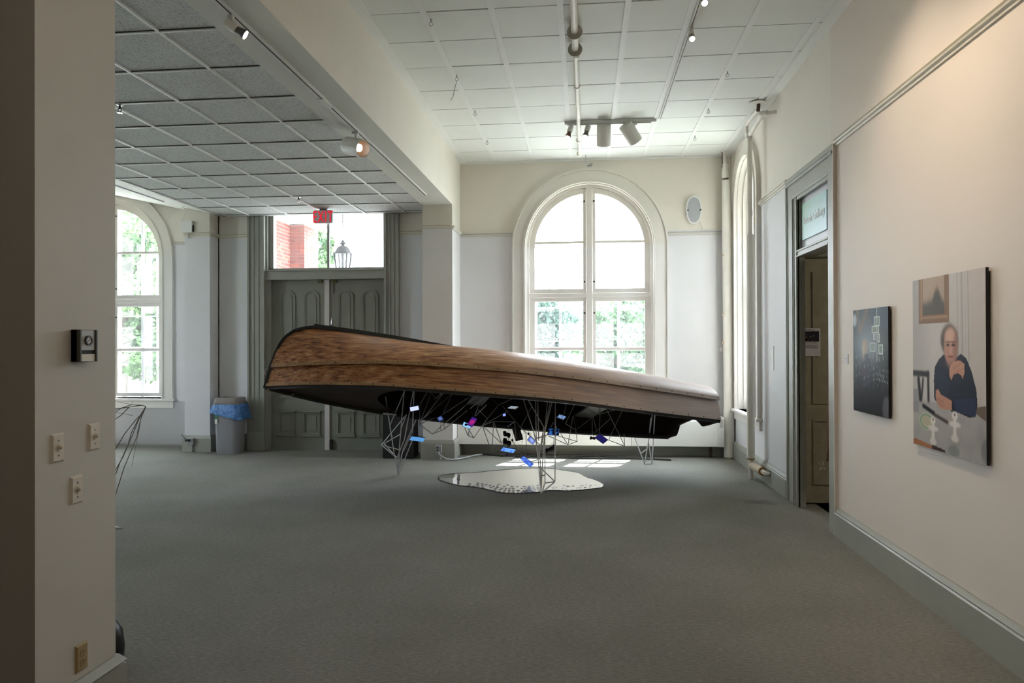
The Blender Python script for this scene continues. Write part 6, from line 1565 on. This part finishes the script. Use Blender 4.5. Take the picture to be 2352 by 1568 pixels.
MB().box(-6.9, -.9, 14.47, 15.2, 4.235, 4.60).box(-6.9, -.9, 14.43, 15.25, 4.40, 4.44).build('front_beam', PORW, po)
MB().box(-1.45, -1.0, 14.5, 15.0, GZ, 4.24).build('post', PORW, po)
MB().box(-7.0, -.9, 10.81, 15.5, GZ, -.05).build('deck', ASPH, po)
ln = top('porch_lantern', 'dark porch lantern with bell roof hanging on a chain outside the door', 'lantern', (-4.60, 13.0, 2.75))
IRON = paint('lantern_iron', (.16, .16, .17), .5, .1, 20)
lx, ly = -4.60, 13.0
MB().lathe([(.20, 0), (.20, .012), (.165, .022), (.15, .05), (.125, .105), (.085, .145), (.035, .165), (.025, .185), (.07, .195), (.07, .202), (.05, .215), (.02, .262), (.01, .275)], (lx, ly, 3.372), 8).build('roof', IRON, ln, 20)
for k in range(4):
    a = PI/4+k*PI/2
    MB().tube([(lx+.175*math.cos(a), ly+.175*math.sin(a), 3.375), (lx+.10*math.cos(a), ly+.10*math.sin(a), 2.82)], .016, 6).build('bar', IRON, ln)
MB().lathe([(.09, 0), (.105, .01), (.11, .03)], (lx, ly, 2.79), 8).build('base', IRON, ln)
MB().tube([(lx, ly, 2.82), (lx, ly, 3.37)], .026, 8).build('lamp_tube', IRON, ln)
for k in range(4):
    a = k*PI/2; q = []
    for s in (-1, 1):
        a_ = a+s*PI/4; q.append(((lx+.168*math.cos(a_), ly+.168*math.sin(a_), 3.37), (lx+.098*math.cos(a_), ly+.098*math.sin(a_), 2.83)))
    mb = MB(); e = Vector((math.cos(a), math.sin(a), 0))*.002
    P = [Vector(v) for v in (q[0][0], q[1][0], q[1][1], q[0][1])]
    mb.hexa([v for v in P]+[v+e for v in P]); mb.build('pane', GLASS, ln)
z = 3.66; k = 0
MB().tube([(lx+.022*math.sin(a), ly, 3.668+.022*math.cos(a)) for a in np.linspace(0, 2*PI, 13)], .005, 6).build('ring', IRON, ln, 40)
while z < 4.62:
    z += .034; k += 1
    MB().tube([(lx+(.011*math.sin(a) if k % 2 else 0), ly+(0 if k % 2 else .011*math.sin(a)), z+.022*math.cos(a)) for a in np.linspace(0, 2*PI, 9)], .0042, 5).build('chain_link', IRON, ln, 40)

def leafmat(name, c0, c1):
    m = bpy.data.materials.new(name); m.use_nodes = True; nt = m.node_tree; b = nt.nodes['Principled BSDF']
    p = geo_pos(nt); col = ramp(nt, noise(nt, p, 1.6, 4), [(.3, lin(c0)), (.7, lin(c1))])
    nt.links.new(col, b.inputs['Base Color']); b.inputs['Roughness'].default_value = .5
    t = N(nt, 'ShaderNodeBsdfTranslucent'); nt.links.new(col, t.inputs[0])
    mx = N(nt, 'ShaderNodeMixShader'); mx.inputs[0].default_value = .35
    nt.links.new(b.outputs[0], mx.inputs[1]); nt.links.new(t.outputs[0], mx.inputs[2]); nt.links.new(mx.outputs[0], nt.nodes['Material Output'].inputs[0])
    return m
LM = [leafmat('leaves_mid', (.15, .27, .17), (.32, .42, .28)), leafmat('leaves_blue', (.13, .24, .20), (.28, .38, .31)), leafmat('leaves_lime', (.18, .31, .18), (.38, .48, .29))]
BARK = paint('bark', (.30, .26, .22), .9, .2, 9)
def tree(x, y, h, r, nleaf, seed, lm, label, z0=GZ, leaf=.12, low=.18):
    rs = np.random.RandomState(seed); t = top('street_tree', label, 'tree', (x, y, z0), 'trees outside the windows')
    # clumped crown
    nc = 26; cc = []
    for _ in range(nc):
        a = rs.uniform(0, 2*PI); zz = rs.uniform(low, 1.0); rad = r*math.sqrt(max(.05, 1-((zz-.5)/.62)**2))*rs.uniform(.25, .9)
        cc.append((x+rad*math.cos(a), y+rad*math.sin(a), z0+h*zz, r*rs.uniform(.28, .5)))
    cc = np.array(cc); k = rs.randint(0, nc, nleaf)
    d = rs.normal(size=(nleaf, 3)); d /= np.linalg.norm(d, axis=1)[:, None]
    c = cc[k, :3]+d*(cc[k, 3]*rs.uniform(.55, 1, nleaf)**.5)[:, None]; c[:, 2] = np.maximum(c[:, 2], z0+.1)
    a = rs.normal(size=(nleaf, 3)); a /= np.linalg.norm(a, axis=1)[:, None]; b = np.cross(a, d); b /= (np.linalg.norm(b, axis=1)+1e-9)[:, None]
    s = leaf*rs.uniform(.6, 1.2, nleaf)[:, None]
    V = np.stack([c-a*s, c+b*s*.5, c+a*s, c-b*s*.5], 1).reshape(-1, 3)-np.array((x, y, z0))
    me = bpy.data.meshes.new('foliage'); me.vertices.add(len(V)); me.vertices.foreach_set('co', V.astype(np.float32).ravel())
    me.loops.add(4*nleaf); me.loops.foreach_set('vertex_index', np.arange(4*nleaf, dtype=np.int32))
    me.polygons.add(nleaf); me.polygons.foreach_set('loop_start', np.arange(0, 4*nleaf, 4, dtype=np.int32)); me.polygons.foreach_set('loop_total', np.full(nleaf, 4, np.int32))
    me.materials.append(LM[lm]); me.update(calc_edges=True); me.validate()
    o = bpy.data.objects.new('foliage', me); COL.objects.link(o); o.parent = t; o['kind'] = 'stuff'
    mb = MB().tube([(x, y, z0), (x+.05*r, y, z0+h*.4), (x-.03*r, y, z0+h*.75)], [.05*r+.05, .04*r+.03, .02], 8)
    for _ in range(5):
        q = cc[rs.randint(nc)]; mb.tube([(x+.04*r, y, z0+h*rs.uniform(.3, .5)), tuple(q[:3])], [.035, .012], 6)
    mb.build('trunk', BARK, t, 60)
    return t
T = [(-5.6, 22, 3.9, 1.6, 5000, 0), (-1.7, 26, 4.1, 2.0, 7500, 1), (1.0, 22.5, 3.6, 1.5, 6000, 0), (3.4, 27, 4.35, 2.0, 7500, 1), (6.4, 23, 4.0, 1.7, 5000, 0)]
for i, (x, y, h, r, n, lm) in enumerate(T):
    tree(x, y, h, r, n, 20+i, lm, ('low round street tree far left outside the big window', 'low leafy tree in the left lower panes of the big window', 'bushy low tree in the middle of the big window', 'low leafy tree in the right lower panes of the big window', 'low street tree hidden at the right of the big window')[i], leaf=.13)
tree(-17.2, 24.5, 8.2, 2.6, 12000, 41, 2, 'tall bright green tree filling the right half of the left window', leaf=.15)
tree(-22.6, 27.5, 9.0, 2.4, 12000, 42, 0, 'tall tree at the left side of the left window', leaf=.15)
tree(-15.6, 30.5, 8.6, 2.2, 9000, 43, 1, 'darker tree behind the others in the left window', leaf=.15)
tree(-9.75, 25, 7.0, .75, 7000, 44, 2, 'bright tree beside the brick pier seen through the transom', leaf=.13)

def house(name, label, x0, x1, y0, zt, wins, colr, siding=True):
    h = top(name, label, 'house', ((x0+x1)/2, y0+2, GZ))
    wm = paint(name+'_wall_%d' % int(x0*10), colr, .8, .04, 3)
    MB().box(x0, x1, y0, y0+6, GZ, zt).build('walls', wm, h)
    if siding:
        us = unit('siding_board', wm); z = GZ+.1
        while z < zt-.05:
            inst(us, 'siding_board', h, ((x0+x1)/2, y0-.012, z), (x1-x0, .03, .15), (.10, 0, 0)); z += .17
    mb = MB(); mb.prism([(x0-.3, zt), (x1+.3, zt), ((x0+x1)/2, zt+1.8)], y0-.3, y0+6.3, XZ); mb.build('roof', paint(name+'_roof_%d' % int(x0*10), (.36, .36, .38), .9, .1, 5), h)
    for (wx, wz, ww, wh) in wins:
        f = MB().ring([(wx-ww/2, wz), (wx+ww/2, wz), (wx+ww/2, wz+wh), (wx-ww/2, wz+wh)], [(wx-ww/2+.08, wz+.08), (wx+ww/2-.08, wz+.08), (wx+ww/2-.08, wz+wh-.08), (wx-ww/2+.08, wz+wh-.08)], y0-.06, y0+.02, XZ, True)
        f.box(wx-.025, wx+.025, y0-.05, y0, wz, wz+wh).box(wx-ww/2, wx+ww/2, y0-.05, y0, wz+wh/2-.025, wz+wh/2+.025)
        f = f.build('window', PORW, h)
        MB().box(wx-ww/2+.05, wx+ww/2-.05, y0-.02, y0-.01, wz+.05, wz+wh-.05).build('pane', paint('house_pane_%g_%g' % (wx, wz), (.32, .38, .45), .1, .02, 2, 0), f)
    return h
house('clapboard_house', 'grey-blue clapboard house low behind the big window trees', -3.5, 6.5, 31, 2.2, [(.9, -.1, 1.1, 1.5), (3.4, -.1, 1.1, 1.5), (-1.6, -.1, 1.1, 1.5)], (.52, .55, .62))
hb = house('brick_house', 'blue-grey house with white window behind the left window trees', -22.5, -16.2, 36, 5.0, [(-18.35, .5, 1.0, 1.9), (-20.5, .5, 1.0, 1.9)], (.42, .44, .52), False)
for k in range(4):
    MB().lathe([(.26, 0), (.22, .1), (.20, .3), (.18, 5.0), (.24, 5.2), (.26, 5.4)], (-23.6+1.15*k, 33.0, GZ), 12).build('column', PORW, hb, 40)
MB().box(-24.2, -19.6, 32.6, 36, GZ+5.4, GZ+6.0).build('portico', PORW, hb)
WIRE = paint('wire_pale', (.62, .64, .68), .6, .02, 5, 0)
for i, (z, y) in enumerate(((3.0, 17.5), (2.55, 17.6), (1.72, 17.4))):
    o = MB().tube([(x, y, z+.0010*(x+2)**2+.02*x) for x in np.linspace(-30, 25, 24)], .013, 6).build('power_line', WIRE, None, 60)
    tag(o, ('highest pale power line crossing outside the windows', 'middle pale power line crossing outside the windows', 'lowest pale power line crossing outside the windows')[i], 'power line', 'power lines outside')
